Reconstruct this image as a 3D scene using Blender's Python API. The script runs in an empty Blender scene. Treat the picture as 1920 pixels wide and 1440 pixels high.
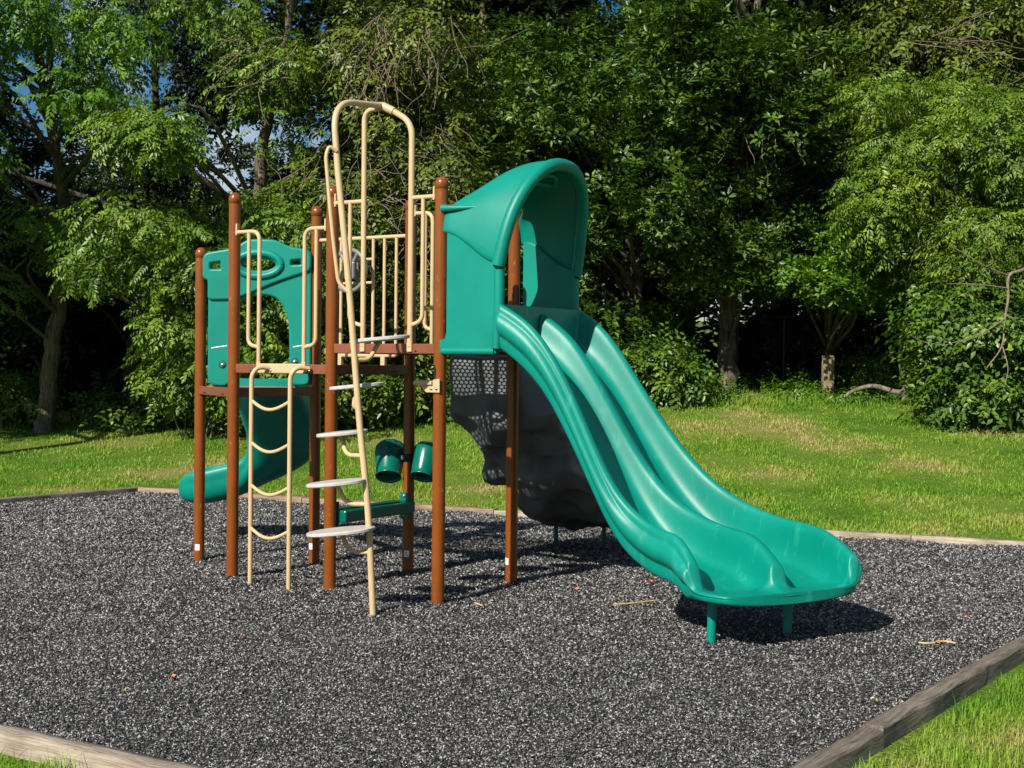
import bpy, bmesh, math, random
import numpy as np, zlib
from mathutils import Vector, Matrix

rng = np.random.default_rng(7)
random.seed(7)
sc = bpy.context.scene
COL = sc.collection
PI = math.pi

# ------------------------------------------------------------------ camera
F_PX, CAM = 2483.85, np.array([5.8890, -7.1406, 1.5831])
YAW, PITCH, ROLL = -0.554076, -0.013962, 0.010620
def cam_axes():
    f = np.array([math.sin(YAW)*math.cos(PITCH), math.cos(YAW)*math.cos(PITCH), math.sin(PITCH)])
    r = np.array([math.cos(YAW), -math.sin(YAW), 0.0]); u = np.cross(r, f)
    return r*math.cos(ROLL)+u*math.sin(ROLL), u*math.cos(ROLL)-r*math.sin(ROLL), f
AX_R, AX_U, AX_F = cam_axes()
cd = bpy.data.cameras.new('camera'); cam = bpy.data.objects.new('camera', cd); COL.objects.link(cam)
cd.sensor_width = 36.0; cd.lens = 36.0*F_PX/1920.0; cd.clip_start = 0.05; cd.clip_end = 2000
m = Matrix.Identity(4)
for i in range(3):
    m[i][0] = AX_R[i]; m[i][1] = AX_U[i]; m[i][2] = -AX_F[i]; m[i][3] = CAM[i]
cam.matrix_world = m
sc.camera = cam
FWD = np.array([math.sin(YAW), math.cos(YAW)]); RGT = np.array([math.cos(YAW), -math.sin(YAW)])

def at(px, py, d):
    """surveyed point: picture column/row and distance in metres along the view -> world"""
    v = AX_F + AX_R*(px-960)/F_PX - AX_U*(py-720)/F_PX
    return CAM + v*(d/ (v @ np.array([FWD[0], FWD[1], 0])))
def smooth(t):
    t = np.clip(t, 0, 1); return t*t*(3-2*t)
def terrain(x, y):
    rx, ry = np.asarray(x)-CAM[0], np.asarray(y)-CAM[1]
    d = rx*FWD[0]+ry*FWD[1]; l = np.clip(rx*RGT[0]+ry*RGT[1], -9, 9)
    d0 = 14.1-.45*l
    H = .42+.68*smooth((l+7)/10)
    h = H*smooth((d-d0)/(25-d0+6*(l<-99)))
    h = h + np.clip(d-25, 0, 60)*.06
    return h - .04

# ------------------------------------------------------------------ materials
def new_mat(name):
    mt = bpy.data.materials.new(name); mt.use_nodes = True
    nt = mt.node_tree; b = nt.nodes['Principled BSDF']
    return mt, nt, b
def N(nt, typ, **kw):
    n = nt.nodes.new(typ)
    for k, v in kw.items():
        if k in n.inputs: n.inputs[k].default_value = v
        else: setattr(n, k, v)
    return n
def ramp(nt, stops):
    n = nt.nodes.new('ShaderNodeValToRGB'); e = n.color_ramp.elements
    while len(e) < len(stops): e.new(.5)
    for el, (p, c) in zip(e, stops): el.position = p; el.color = (*c, 1)
    return n
def bump(nt, b, src, strength, dist=.01):
    n = N(nt, 'ShaderNodeBump', Strength=strength, Distance=dist)
    nt.links.new(src, n.inputs['Height']); nt.links.new(n.outputs[0], b.inputs['Normal'])
    return n
def plain(name, col, rough=.4, var=.15, scale=6, bmp=0, bscale=150, spec=.5, metallic=0, wear=None, coat=0):
    mt, nt, b = new_mat(name)
    tc = N(nt, 'ShaderNodeTexCoord')
    nz = N(nt, 'ShaderNodeTexNoise', Scale=scale, Detail=5.0); nt.links.new(tc.outputs['Object'], nz.inputs['Vector'])
    c = np.array(col)
    rp = ramp(nt, [(.3, tuple(c*(1-var))), (.7, tuple(np.minimum(c*(1+var), .9)))])
    nt.links.new(nz.outputs[0], rp.inputs[0]); out = rp.outputs[0]
    if wear:
        wcol, wscale, lo, hi = wear
        mp = N(nt, 'ShaderNodeMapping'); mp.inputs['Scale'].default_value = (1, 1, .35)
        nt.links.new(tc.outputs['Object'], mp.inputs[0])
        n2 = N(nt, 'ShaderNodeTexNoise', Scale=wscale, Detail=6.0, Roughness=.7); nt.links.new(mp.outputs[0], n2.inputs['Vector'])
        r2 = ramp(nt, [(lo, (0, 0, 0)), (hi, (1, 1, 1))]); nt.links.new(n2.outputs[0], r2.inputs[0])
        mx = N(nt, 'ShaderNodeMix', data_type='RGBA'); mx.inputs[7].default_value = (*wcol, 1)
        nt.links.new(r2.outputs[0], mx.inputs[0]); nt.links.new(out, mx.inputs[6]); out = mx.outputs[2]
    nt.links.new(out, b.inputs['Base Color'])
    b.inputs['Roughness'].default_value = rough; b.inputs['Specular IOR Level'].default_value = spec
    b.inputs['Metallic'].default_value = metallic; b.inputs['Coat Weight'].default_value = coat
    if bmp:
        n3 = N(nt, 'ShaderNodeTexNoise', Scale=bscale, Detail=2.0); nt.links.new(tc.outputs['Object'], n3.inputs['Vector'])
        bump(nt, b, n3.outputs[0], bmp, .004)
    return mt

M_BROWN = plain('brown_powder_coat', (.20, .052, .0065), .30, .12, 5, .08, 260, .5, wear=((.46, .28, .18), 38, .635, .72))
M_BEAM = plain('brown_deck_steel', (.19, .062, .03), .42, .12, 5, .1, 200, wear=((.4, .27, .2), 50, .68, .75))
M_BEIGE = plain('beige_powder_coat', (.55, .39, .215), .36, .06, 5, .05, 250, .4, wear=((.30, .20, .12), 55, .71, .78))
M_TEAL = plain('teal_moulded_plastic', (.0, .205, .155), .40, .10, 4, .16, 420, .34)
M_TEALW = plain('worn_teal_moulded_plastic', (.0, .205, .152), .38, .10, 3, .16, 420, .34, wear=((.035, .30, .235), 14, .56, .80))
M_DTEAL = plain('dark_green_plastic', (.0, .115, .082), .25, .1, 4, .03, 300, .5)
M_ROCK = plain('charcoal_rock_plastic', (.105, .115, .125), .5, .25, 5, .35, 60, .4)
M_STEP = plain('pale_grey_step', (.46, .44, .40), .5, .12, 30, .1, 300, .4, wear=((.3, .27, .24), 40, .62, .72))
M_GREY = plain('grey_plastic', (.17, .165, .17), .42, .1, 6, .05, 300)
M_STEEL = plain('bolt_steel', (.55, .55, .56), .3, .1, 30, 0, 1, .5, .9)
M_DARK = plain('dark_hole', (.01, .012, .012), .7)
M_STICK = plain('white_label_film', (.75, .77, .8), .4, .05, 30)
M_STICKG = plain('grey_label_print', (.2, .22, .26), .5, .05, 30)
M_WHITE = plain('white_scuff_paint', (.72, .80, .77), .5, .1, 40)
M_STONE = plain('weathered_stone', (.24, .185, .105), .9, .3, 9, .8, 30, .2, wear=((.55, .47, .22), 7, .56, .66))
M_WIRE = plain('fence_steel', (.045, .045, .045), .5, .2, 10, 0, 1, .4, .6)

def wood_mat(name, c0, c1, c2):
    mt, nt, b = new_mat(name)
    tc = N(nt, 'ShaderNodeTexCoord'); mp = N(nt, 'ShaderNodeMapping'); mp.inputs['Scale'].default_value = (2.0, 34, 34)
    nt.links.new(tc.outputs['Object'], mp.inputs[0])
    nz = N(nt, 'ShaderNodeTexNoise', Scale=2.2, Detail=8.0, Roughness=.65, Distortion=.6); nt.links.new(mp.outputs[0], nz.inputs['Vector'])
    rp = ramp(nt, [(.28, c0), (.5, c1), (.75, c2)]); nt.links.new(nz.outputs[0], rp.inputs[0])
    n2 = N(nt, 'ShaderNodeTexNoise', Scale=3.5, Detail=4.0); nt.links.new(tc.outputs['Object'], n2.inputs['Vector'])
    r2 = ramp(nt, [(.35, (.62, .60, .58)), (.65, (1, 1, 1))]); nt.links.new(n2.outputs[0], r2.inputs[0])
    mx = N(nt, 'ShaderNodeMix', data_type='RGBA', blend_type='MULTIPLY'); mx.inputs[0].default_value = 1
    nt.links.new(rp.outputs[0], mx.inputs[6]); nt.links.new(r2.outputs[0], mx.inputs[7]); nt.links.new(mx.outputs[2], b.inputs['Base Color'])
    b.inputs['Roughness'].default_value = .85; b.inputs['Specular IOR Level'].default_value = .2
    bump(nt, b, nz.outputs[0], .9, .012)
    return mt
M_WOODP = wood_mat('pale_weathered_timber', (.20, .155, .11), (.40, .335, .255), (.52, .46, .37))
M_WOODD = wood_mat('dark_weathered_timber', (.06, .048, .037), (.22, .185, .148), (.38, .335, .28))
M_WOODR = wood_mat('reddish_weathered_timber', (.15, .09, .06), (.33, .23, .165), (.45, .36, .27))

def bark_mat(name, c0, c1):
    mt, nt, b = new_mat(name)
    tc = N(nt, 'ShaderNodeTexCoord'); mp = N(nt, 'ShaderNodeMapping'); mp.inputs['Scale'].default_value = (14, 14, 2.2)
    nt.links.new(tc.outputs['Object'], mp.inputs[0])
    nz = N(nt, 'ShaderNodeTexNoise', Scale=1.6, Detail=7.0, Roughness=.7, Distortion=.5); nt.links.new(mp.outputs[0], nz.inputs['Vector'])
    rp = ramp(nt, [(.35, c0), (.65, c1)]); nt.links.new(nz.outputs[0], rp.inputs[0]); nt.links.new(rp.outputs[0], b.inputs['Base Color'])
    b.inputs['Roughness'].default_value = .9; b.inputs['Specular IOR Level'].default_value = .15
    bump(nt, b, nz.outputs[0], 1.0, .05)
    return mt
M_BARK = bark_mat('grey_brown_bark', (.05, .040, .028), (.24, .20, .135))
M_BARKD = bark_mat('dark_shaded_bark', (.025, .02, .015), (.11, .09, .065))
M_TWIG = bark_mat('bare_twig_bark', (.16, .11, .08), (.36, .28, .21))
M_LOG = bark_mat('fallen_branch_bark', (.08, .065, .05), (.34, .28, .22))

def leaf_mat(name, dark, light, rough=.36, yellow=None, trans=.18):
    mt, nt, b = new_mat(name)
    geo = N(nt, 'ShaderNodeNewGeometry'); tc = N(nt, 'ShaderNodeTexCoord')
    nz = N(nt, 'ShaderNodeTexNoise', Scale=.9, Detail=2.0); nt.links.new(tc.outputs['Object'], nz.inputs['Vector'])
    ad = N(nt, 'ShaderNodeMath', operation='MULTIPLY_ADD'); ad.inputs[1].default_value = .62
    nt.links.new(geo.outputs['Random Per Island'], ad.inputs[0])
    m2 = N(nt, 'ShaderNodeMath', operation='MULTIPLY_ADD'); m2.inputs[1].default_value = 1.3; m2.inputs[2].default_value = -.42
    nt.links.new(nz.outputs[0], m2.inputs[0]); nt.links.new(m2.outputs[0], ad.inputs[2])
    st = [(.1, dark), (.85, light)]
    if yellow: st.append((1.0, yellow))
    rp = ramp(nt, st); nt.links.new(ad.outputs[0], rp.inputs[0])
    nt.links.new(rp.outputs[0], b.inputs['Base Color'])
    b.inputs['Roughness'].default_value = rough; b.inputs['Specular IOR Level'].default_value = .38
    tr = N(nt, 'ShaderNodeBsdfTranslucent'); 
    br = N(nt, 'ShaderNodeMix', data_type='RGBA', blend_type='MULTIPLY'); br.inputs[0].default_value = 1; br.inputs[7].default_value = (1.25, 1.3, .5, 1)
    nt.links.new(rp.outputs[0], br.inputs[6]); nt.links.new(br.outputs[2], tr.inputs[0])
    mx = N(nt, 'ShaderNodeMixShader'); mx.inputs[0].default_value = trans
    nt.links.new(b.outputs[0], mx.inputs[1]); nt.links.new(tr.outputs[0], mx.inputs[2])
    nt.links.new(mx.outputs[0], nt.nodes['Material Output'].inputs[0])
    return mt
L_WALNUT = leaf_mat('walnut_leaf', (.034, .088, .006), (.135, .230, .015), .42, (.26, .33, .035))
L_FRESH = leaf_mat('fresh_green_leaf', (.032, .098, .005), (.120, .240, .013), .43, (.22, .33, .03))
L_OAK = leaf_mat('oak_leaf', (.020, .056, .006), (.092, .172, .016), .40, (.21, .29, .06))
L_VINE = leaf_mat('vine_leaf', (.036, .066, .007), (.145, .188, .020), .43, (.28, .28, .05))
L_YELL = leaf_mat('yellow_green_leaf', (.042, .096, .006), (.145, .240, .015), .44, (.28, .34, .035))
L_BUSH = leaf_mat('glossy_bush_leaf', (.028, .074, .008), (.105, .195, .020), .38, (.22, .30, .04))
L_DARK = leaf_mat('shade_dark_leaf', (.006, .014, .004), (.022, .038, .008), .55, None, .12)  # leaf colour darkened to carry the shade inside the wood

def grass_mat():
    mt, nt, b = new_mat('lawn_blades')
    geo = N(nt, 'ShaderNodeNewGeometry'); tc = N(nt, 'ShaderNodeTexCoord')
    nz = N(nt, 'ShaderNodeTexNoise', Scale=.55, Detail=4.0, Roughness=.6); nt.links.new(tc.outputs['Object'], nz.inputs['Vector'])
    a = N(nt, 'ShaderNodeMath', operation='MULTIPLY_ADD'); a.inputs[1].default_value = .34
    nt.links.new(geo.outputs['Random Per Island'], a.inputs[0])
    m2 = N(nt, 'ShaderNodeMath', operation='MULTIPLY_ADD'); m2.inputs[1].default_value = 2.3; m2.inputs[2].default_value = -.80
    nt.links.new(nz.outputs[0], m2.inputs[0]); nt.links.new(m2.outputs[0], a.inputs[2])
    rp = ramp(nt, [(.05, (.066, .185, .012)), (.42, (.165, .335, .022)), (.68, (.27, .365, .045)), (.95, (.50, .39, .16))])
    nt.links.new(a.outputs[0], rp.inputs[0]); nt.links.new(rp.outputs[0], b.inputs['Base Color'])
    b.inputs['Roughness'].default_value = .5; b.inputs['Specular IOR Level'].default_value = .3
    tr = N(nt, 'ShaderNodeBsdfTranslucent'); nt.links.new(rp.outputs[0], tr.inputs[0])
    mx = N(nt, 'ShaderNodeMixShader'); mx.inputs[0].default_value = .3
    nt.links.new(b.outputs[0], mx.inputs[1]); nt.links.new(tr.outputs[0], mx.inputs[2]); nt.links.new(mx.outputs[0], nt.nodes['Material Output'].inputs[0])
    return mt
M_GRASS = grass_mat()
def soil_mat():
    mt, nt, b = new_mat('lawn_soil'); tc = N(nt, 'ShaderNodeTexCoord')
    nz = N(nt, 'ShaderNodeTexNoise', Scale=.55, Detail=6.0, Roughness=.6); nt.links.new(tc.outputs['Object'], nz.inputs['Vector'])
    rp = ramp(nt, [(.35, (.08, .19, .016)), (.55, (.18, .27, .035)), (.72, (.40, .31, .13))]); nt.links.new(nz.outputs[0], rp.inputs[0])
    n2 = N(nt, 'ShaderNodeTexNoise', Scale=40, Detail=4.0); nt.links.new(tc.outputs['Object'], n2.inputs['Vector'])
    r2 = ramp(nt, [(.3, (.35, .35, .35)), (.7, (1, 1, 1))]); nt.links.new(n2.outputs[0], r2.inputs[0])
    mx = N(nt, 'ShaderNodeMix', data_type='RGBA', blend_type='MULTIPLY'); mx.inputs[0].default_value = 1
    nt.links.new(rp.outputs[0], mx.inputs[6]); nt.links.new(r2.outputs[0], mx.inputs[7]); nt.links.new(mx.outputs[2], b.inputs['Base Color'])
    b.inputs['Roughness'].default_value = .95; b.inputs['Specular IOR Level'].default_value = .1
    bump(nt, b, n2.outputs[0], .8, .04)
    return mt
M_SOIL = soil_mat()
def mulch_mat(name, base=False):
    mt, nt, b = new_mat(name)
    if base:
        tc = N(nt, 'ShaderNodeTexCoord'); v = N(nt, 'ShaderNodeTexNoise', Scale=70, Detail=4.0); nt.links.new(tc.outputs['Object'], v.inputs['Vector'])
        rp = ramp(nt, [(.35, (.012, .012, .012)), (.7, (.09, .088, .085))]); nt.links.new(v.outputs[0], rp.inputs[0])
        bump(nt, b, v.outputs[0], 1.0, .03)
    else:
        geo = N(nt, 'ShaderNodeNewGeometry')
        rp = ramp(nt, [(.0, (.012, .012, .012)), (.35, (.045, .044, .043)), (.72, (.16, .157, .15)), (1, (.50, .49, .47))]); nt.links.new(geo.outputs['Random Per Island'], rp.inputs[0])
    nt.links.new(rp.outputs[0], b.inputs['Base Color']); b.inputs['Roughness'].default_value = .5; b.inputs['Specular IOR Level'].default_value = .5
    return mt
M_MULCHB = mulch_mat('rubber_mulch_bed', True); M_MULCH = mulch_mat('rubber_shreds')
M_FALL = plain('dry_orange_leaf', (.50, .17, .06), .6, .3, 30)
M_FALLP = plain('dry_pale_leaf', (.52, .40, .18), .6, .3, 30)

# ------------------------------------------------------------------ object helpers
class MB:
    def __init__(s): s.v = []; s.f = []; s.sm = []
    def add(s, v, f, smooth_=True):
        o = len(s.v); s.v += [tuple(map(float, p)) for p in v]; s.f += [tuple(i+o for i in q) for q in f]; s.sm += [smooth_]*len(f)
    def build(s, name, mat, parent=None, subsurf=0, bevel=0, solid=0, auto=False):
        org = np.zeros(3)
        r = parent
        while r is not None and r.parent is not None: r = r.parent
        if r is not None: org = np.array(r.location)
        me = bpy.data.meshes.new(name); me.from_pydata([tuple(np.array(p)-org) for p in s.v], [], s.f)
        me.validate(); me.update()
        if len(me.polygons) == len(s.sm): me.polygons.foreach_set('use_smooth', s.sm)
        me.materials.append(mat)
        o = bpy.data.objects.new(name, me); COL.objects.link(o); o.parent = parent
        if solid:
            md = o.modifiers.new('solid', 'SOLIDIFY'); md.thickness = solid; md.offset = 0
        if bevel:
            md = o.modifiers.new('bevel', 'BEVEL'); md.width = bevel; md.segments = 2; md.limit_method = 'ANGLE'; md.angle_limit = .7
        if subsurf:
            md = o.modifiers.new('sub', 'SUBSURF'); md.levels = subsurf; md.render_levels = subsurf
        return o
def box(mb, c, s, ax=None):
    c = np.array(c, float); h = np.array(s)/2; A = np.eye(3) if ax is None else np.array(ax)
    v = [c + A.T @ (h*np.array((i, j, k))) for i in (-1, 1) for j in (-1, 1) for k in (-1, 1)]
    mb.add(v, [(0, 1, 3, 2), (4, 6, 7, 5), (0, 4, 5, 1), (2, 3, 7, 6), (0, 2, 6, 4), (1, 5, 7, 3)], False)
def fillet(pts, r, n=7):
    pts = [np.array(p, float) for p in pts]; out = [pts[0]]
    rr = r if isinstance(r, (list, tuple)) else [r]*(len(pts)-2)
    for i in range(1, len(pts)-1):
        a, b, c = pts[i-1], pts[i], pts[i+1]
        u = a-b; v = c-b; lu, lv = np.linalg.norm(u), np.linalg.norm(v); u /= lu; v /= lv
        k = min(rr[i-1], lu*.48, lv*.48)
        for t in np.linspace(0, 1, n):
            out.append((1-t)**2*(b+u*k)+2*t*(1-t)*b+t*t*(b+v*k))
    out.append(pts[-1]); return out
def spline(pts, n=8):
    P = [np.array(p, float) for p in pts]; P = [2*P[0]-P[1]]+P+[2*P[-1]-P[-2]]; out = []
    for i in range(1, len(P)-2):
        for t in np.linspace(0, 1, n, endpoint=False):
            a, b, c, d = P[i-1:i+3]
            out.append(.5*((2*b)+(c-a)*t+(2*a-5*b+4*c-d)*t*t+(3*b-a-3*c+d)*t**3))
    out.append(P[-2]); return out
def tube(mb, pts, r, sides=10, caps=True, sq=None):
    pts = [np.array(p, float) for p in pts]; n = len(pts)
    rs = [r]*n if np.isscalar(r) else list(r)
    T = [pts[min(i+1, n-1)]-pts[max(i-1, 0)] for i in range(n)]; T = [t/(np.linalg.norm(t)+1e-12) for t in T]
    up = np.array((0, 0, 1.)) if abs(T[0][2]) < .9 else np.array((1., 0, 0))
    u = np.cross(T[0], up); u /= np.linalg.norm(u); v = []
    for i in range(n):
        u = u-T[i]*(u@T[i]); u /= np.linalg.norm(u); w = np.cross(T[i], u)
        for k in range(sides):
            a = 2*PI*k/sides; v.append(pts[i]+(u*math.cos(a)+w*math.sin(a))*rs[i])
    f = [(i*sides+k, i*sides+(k+1) % sides, (i+1)*sides+(k+1) % sides, (i+1)*sides+k) for i in range(n-1) for k in range(sides)]
    mb.add(v, f)
    if caps:
        mb.add(v[:sides][::-1], [tuple(range(sides))], False); mb.add(v[-sides:], [tuple(range(sides))], False)
def lathe(mb, prof, org, ax=None, seg=24, close=False):
    A = np.eye(3) if ax is None else np.array(ax)   # rows: x,y,z axes
    v = []; n = len(prof)
    for r, z_ in prof:
        for k in range(seg):
            a = 2*PI*k/seg; v.append(np.array(org)+A.T @ np.array((r*math.cos(a), r*math.sin(a), z_)))
    f = [(i*seg+k, i*seg+(k+1) % seg, (i+1)*seg+(k+1) % seg, (i+1)*seg+k) for i in range(n-1) for k in range(seg)]
    mb.add(v, f)
def tag(o, label=None, cat=None, group=None, kind=None):
    if label: o['label'] = label
    if cat: o['category'] = cat
    if group: o['group'] = group
    if kind: o['kind'] = kind
    return o
def thing(name, loc, label, cat, group=None):
    o = bpy.data.objects.new(name, None); COL.objects.link(o); o.location = tuple(map(float, loc)); o.empty_display_size = .2
    return tag(o, label, cat, group)
def fast_mesh(name, V, tris, mat, parent=None, quads=None, smooth_=False):
    """V (n,3), tris (m,3) numpy"""
    r = parent
    while r is not None and r.parent is not None: r = r.parent
    if r is not None: V = V-np.array(r.location)
    me = bpy.data.meshes.new(name); nt = len(tris); nq = 0 if quads is None else len(quads)
    me.vertices.add(len(V)); me.vertices.foreach_set('co', np.ascontiguousarray(V, np.float32).ravel())
    li = tris.ravel() if nq == 0 else np.concatenate([tris.ravel(), quads.ravel()])
    me.loops.add(len(li)); me.loops.foreach_set('vertex_index', li.astype(np.int32))
    ls = np.arange(nt)*3 if nq == 0 else np.concatenate([np.arange(nt)*3, nt*3+np.arange(nq)*4])
    me.polygons.add(nt+nq); me.polygons.foreach_set('loop_start', ls.astype(np.int32))
    me.update(calc_edges=True); me.materials.append(mat)
    if smooth_: me.polygons.foreach_set('use_smooth', np.ones(nt+nq, bool))
    o = bpy.data.objects.new(name, me); COL.objects.link(o); o.parent = parent
    return o

# ================================================================== PLAY STRUCTURE
S = .9144; PR = .043
ZA, ZB, ZC = 1.7206, 1.5748, 1.3967
POST = {1: (-S*1.866, S/2), 2: (-S, 0), 3: (-S, S), 4: (0, 0), 5: (0, S), 6: (S, 0), 7: (S, S)}
HT = {1: 2.49, 2: 2.822, 3: 2.822, 4: 2.815, 5: 2.825, 6: 2.818, 7: 2.815}
play = thing('play_structure', (0, 0, 0), 'brown and green playground climber with curved double slide standing on black rubber mulch', 'play structure')
for k, (x, y) in POST.items():
    mb = MB(); h = HT[k]
    prof = [(PR, -.05), (PR, h-.07)]
    lathe(mb, prof, (x, y, 0))
    o = mb.build('post', M_BROWN, play)
    cp = MB(); r2 = PR+.0025
    lathe(cp, [(PR-.002, h-.085), (r2, h-.083)]+[(r2*math.cos(a), h-.05+ (.048)*math.sin(a)) for a in np.linspace(0, PI/2, 8)], (x, y, 0))
    cp.build('post_cap', M_BROWN, o)
    if k in (1, 3, 5, 7):
        zc = {1: .125, 3: .145, 5: .165, 7: .185}[k]
        a0 = {1: -PI*.36, 3: -PI*.50, 5: -PI*.38, 7: -PI*.62}[k]
        st = MB(); v = []; nseg = 9
        for i in range(nseg):
            a = a0-.45+.9*i/(nseg-1)
            for zz in (-.024, .024): v.append((x+(PR+.001)*math.cos(a), y+(PR+.001)*math.sin(a), zc+zz))
        st.add(v, [(2*i, 2*i+2, 2*i+3, 2*i+1) for i in range(nseg-1)])
        st.build('sticker', M_STICK, o)
        st = MB()
        for zz, i0, i1 in ((.010, 2, 5), (-.002, 1, 4), (-.012, 3, 6)):
            vv = []
            for i in range(i0, i1+1):
                a = a0-.45+.9*i/(nseg-1)
                for q in (-.003, .003): vv.append((x+(PR+.002)*math.cos(a), y+(PR+.002)*math.sin(a), zc+zz+q))
            st.add(vv, [(2*i, 2*i+2, 2*i+3, 2*i+1) for i in range(i1-i0)])
        st.build('sticker_print', M_STICKG, o)

# decks: perforated steel sheet with channel beams
def deck(corners, z, holes=True):
    P = np.array(corners); c = P.mean(0)
    mb = MB(); pitch = .0405; rh = .0148
    n = len(P)
    inn = [(P[i]-c)*(1-.075/np.linalg.norm(P[i]-c)*1.35)+c for i in range(n)]
    def inside(q, m_):
        for i in range(n):
            a, b = inn[i], inn[(i+1) % n]; e = b-a; nn = np.array((-e[1], e[0]))/np.linalg.norm(e)
            if (q-a)@nn < m_: return False
        return True
    x0, y0 = P.min(0); x1, y1 = P.max(0); dy = pitch*math.sqrt(3)/2
    j = 0; y = y0
    while y < y1:
        x = x0+(pitch/2 if j % 2 else 0)
        while x < x1:
            band = abs(z-ZA) < .01 and .29 < y < .47
            if inside(np.array((x, y)), .0) and not band:
                outer = []; R = pitch/math.sqrt(3)
                for k in range(6):
                    a0, a1 = PI/6+k*PI/3, PI/6+(k+1)*PI/3
                    p0 = np.array((math.cos(a0), math.sin(a0)))*R; p1 = np.array((math.cos(a1), math.sin(a1)))*R
                    outer += [p0, (p0+p1)/2]
                v = [(x+q[0], y+q[1], z-.004) for q in outer]+[(x+rh*math.cos(PI/6+k*PI/6), y+rh*math.sin(PI/6+k*PI/6), z-.004) for k in range(12)]
                mb.add(v, [(k, (k+1) % 12, 12+(k+1) % 12, 12+k) for k in range(12)], False)
            x += pitch
        y += dy; j += 1
    if abs(z-ZA) < .01:                                           # plain strip added to block sun, leaving a gap in the wall's light dots
        box(mb, (S/2, .38, z-.0062), (S-.14, .215, .003))
    # solid margin between the holes and the beams
    inn2 = [(P[i]-c)*(1-.075/np.linalg.norm(P[i]-c)*1.0)+c for i in range(n)]
    v = [(*p, z-.0075) for p in P]+[(*((q-c)*.93+c), z-.0075) for q in inn2]
    mb.add(v, [(i, (i+1) % n, n+(i+1) % n, n+i) for i in range(n)], False)
    d = mb.build('deck', M_BEAM, play)
    for i in range(n):
        a, b = P[i], P[(i+1) % n]; e = b-a; L = np.linalg.norm(e); e = e/L; nn = np.array((-e[1], e[0]))
        a2 = a+e*(PR-.012); L2 = L-2*(PR-.012)
        bm = MB(); A = [(*e, 0), (*nn, 0), (0, 0, 1)]
        mid = a2+e*L2/2-nn*.008
        box(bm, (*mid, z-.033), (L2, .022, .066), A)
        bm_o = bm.build('deck_beam', M_BEAM, d, bevel=.004)
        bt = MB()
        for f in (.18, .23, .77, .82):
            q = a2+e*L2*f-nn*.022; bt = MB()
            lathe(bt, [(.006, 0), (.006, .004), (.001, .005)], (*q, z-.048), [(0, 0, 1), (*e, 0), (*(-nn), 0)], 8)
            bt.build('bolt', M_DARK, bm_o)
    return d
p = {k: np.array(v) for k, v in POST.items()}
deck([p[4], p[6], p[7], p[5]], ZA)
deck([p[2], p[4], p[5], p[3]], ZB)
deck([p[1], p[2], p[3]], ZC)
# under-deck step plate between middle and upper deck is the beam pair itself

TR = .0155
def clamp(mb, x, y, z, nx=0, ny=-1):
    box(mb, (x+nx*PR, y+ny*PR, z), (.016, .022, .075))
# ---- barriers on the front edges
def half_barrier(px, y, ux, ix, zt, zb, name='guard_rail', foot=True):
    """rail from post px to upright ux, second bar at ix hooked into the upright below"""
    s = 1 if ux > px else -1
    mb = MB()
    tube(mb, fillet([(px+s*PR*.8, y, zt), (ux, y, zt), (ux, y, zb-.03)], .075, 8), TR)
    o = mb.build(name, M_BEIGE, play)
    mb = MB(); tube(mb, fillet([(ix, y, zt-.005), (ix, y, zb+.14), (ux-s*.0, y, zb+.12)], .075, 8), TR*.95); mb.build('bar', M_BEIGE, o)
    mb = MB(); box(mb, (ux, y-.004, zb-.02), (.036, .012, .075)); mb.build('foot_bracket', M_BEIGE, o, bevel=.005)
    mb = MB(); box(mb, (px+s*PR*1.0, y, zt+.02), (.014, .03, .085)); mb.build('clamp', M_BEIGE, o, bevel=.004)
    return o
YF = -.018
half_barrier(-S, YF, -.656, -.757, 2.526, ZB)
half_barrier(0, YF, -.234, -.128, 2.522, ZB)
half_barrier(0, .914, .0+.2, .134, 2.712, ZA-.0)
half_barrier(S, .914, S-.2, S-.134, 2.712, ZA)
# ---- front of upper deck: rails that meet the tall arch
for (px, ux, ix) in ((0, .288, .168), (S, .683, .780)):
    s = 1 if ux > px else -1; zt = 2.686
    mb = MB(); tube(mb, [(px+s*PR*.8, YF, zt), (ux, YF, zt)], TR); o = mb.build('guard_rail', M_BEIGE, play)
    mb = MB(); tube(mb, fillet([(ix, YF, zt), (ix, YF, ZA+.15), (ux, YF, ZA+.12)], .08, 8), TR*.95); mb.build('bar', M_BEIGE, o)
    mb = MB(); box(mb, (px+s*PR, YF, zt+.02), (.014, .03, .09)); mb.build('clamp', M_BEIGE, o, bevel=.004)
# ---- back railing with steering wheel
mb = MB(); yb = S+.0
tube(mb, [(-S+PR*.8, yb, 2.548), (-PR*.8, yb, 2.548)], TR); rail = mb.build('back_railing', M_BEIGE, play)
for x in (-.80, -.665, -.352, -.245, -.132):
    mb = MB(); tube(mb, [(x, yb, 2.545), (x, yb, 1.66)], TR*.85); mb.build('bar', M_BEIGE, rail)
mb = MB(); tube(mb, fillet([(-.82, yb, 1.70), (-.80, yb, 1.648), (-.13, yb, 1.648), (-.115, yb-.01, 1.69)], .05), TR); mb.build('lower_rail', M_BEIGE, rail)
for x in (-.66, -.24):
    mb = MB(); box(mb, (x, yb-.01, 1.605), (.04, .03, .075)); mb.build('foot_bracket', M_BEIGE, rail, bevel=.005)
for z_ in (2.385, 2.205):
    mb = MB(); tube(mb, [(-.665, yb, z_), (-.352, yb, z_)], TR*.75); mb.build('cross_bar', M_BEIGE, rail)
wx, wy, wz = -.505, S-.10, 2.295
W = [(1, 0, 0), (0, 0, 1), (0, -1, 0)]
mb = MB(); R_, r_ = .158, .017; v = []; n1, n2 = 36, 10
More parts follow.
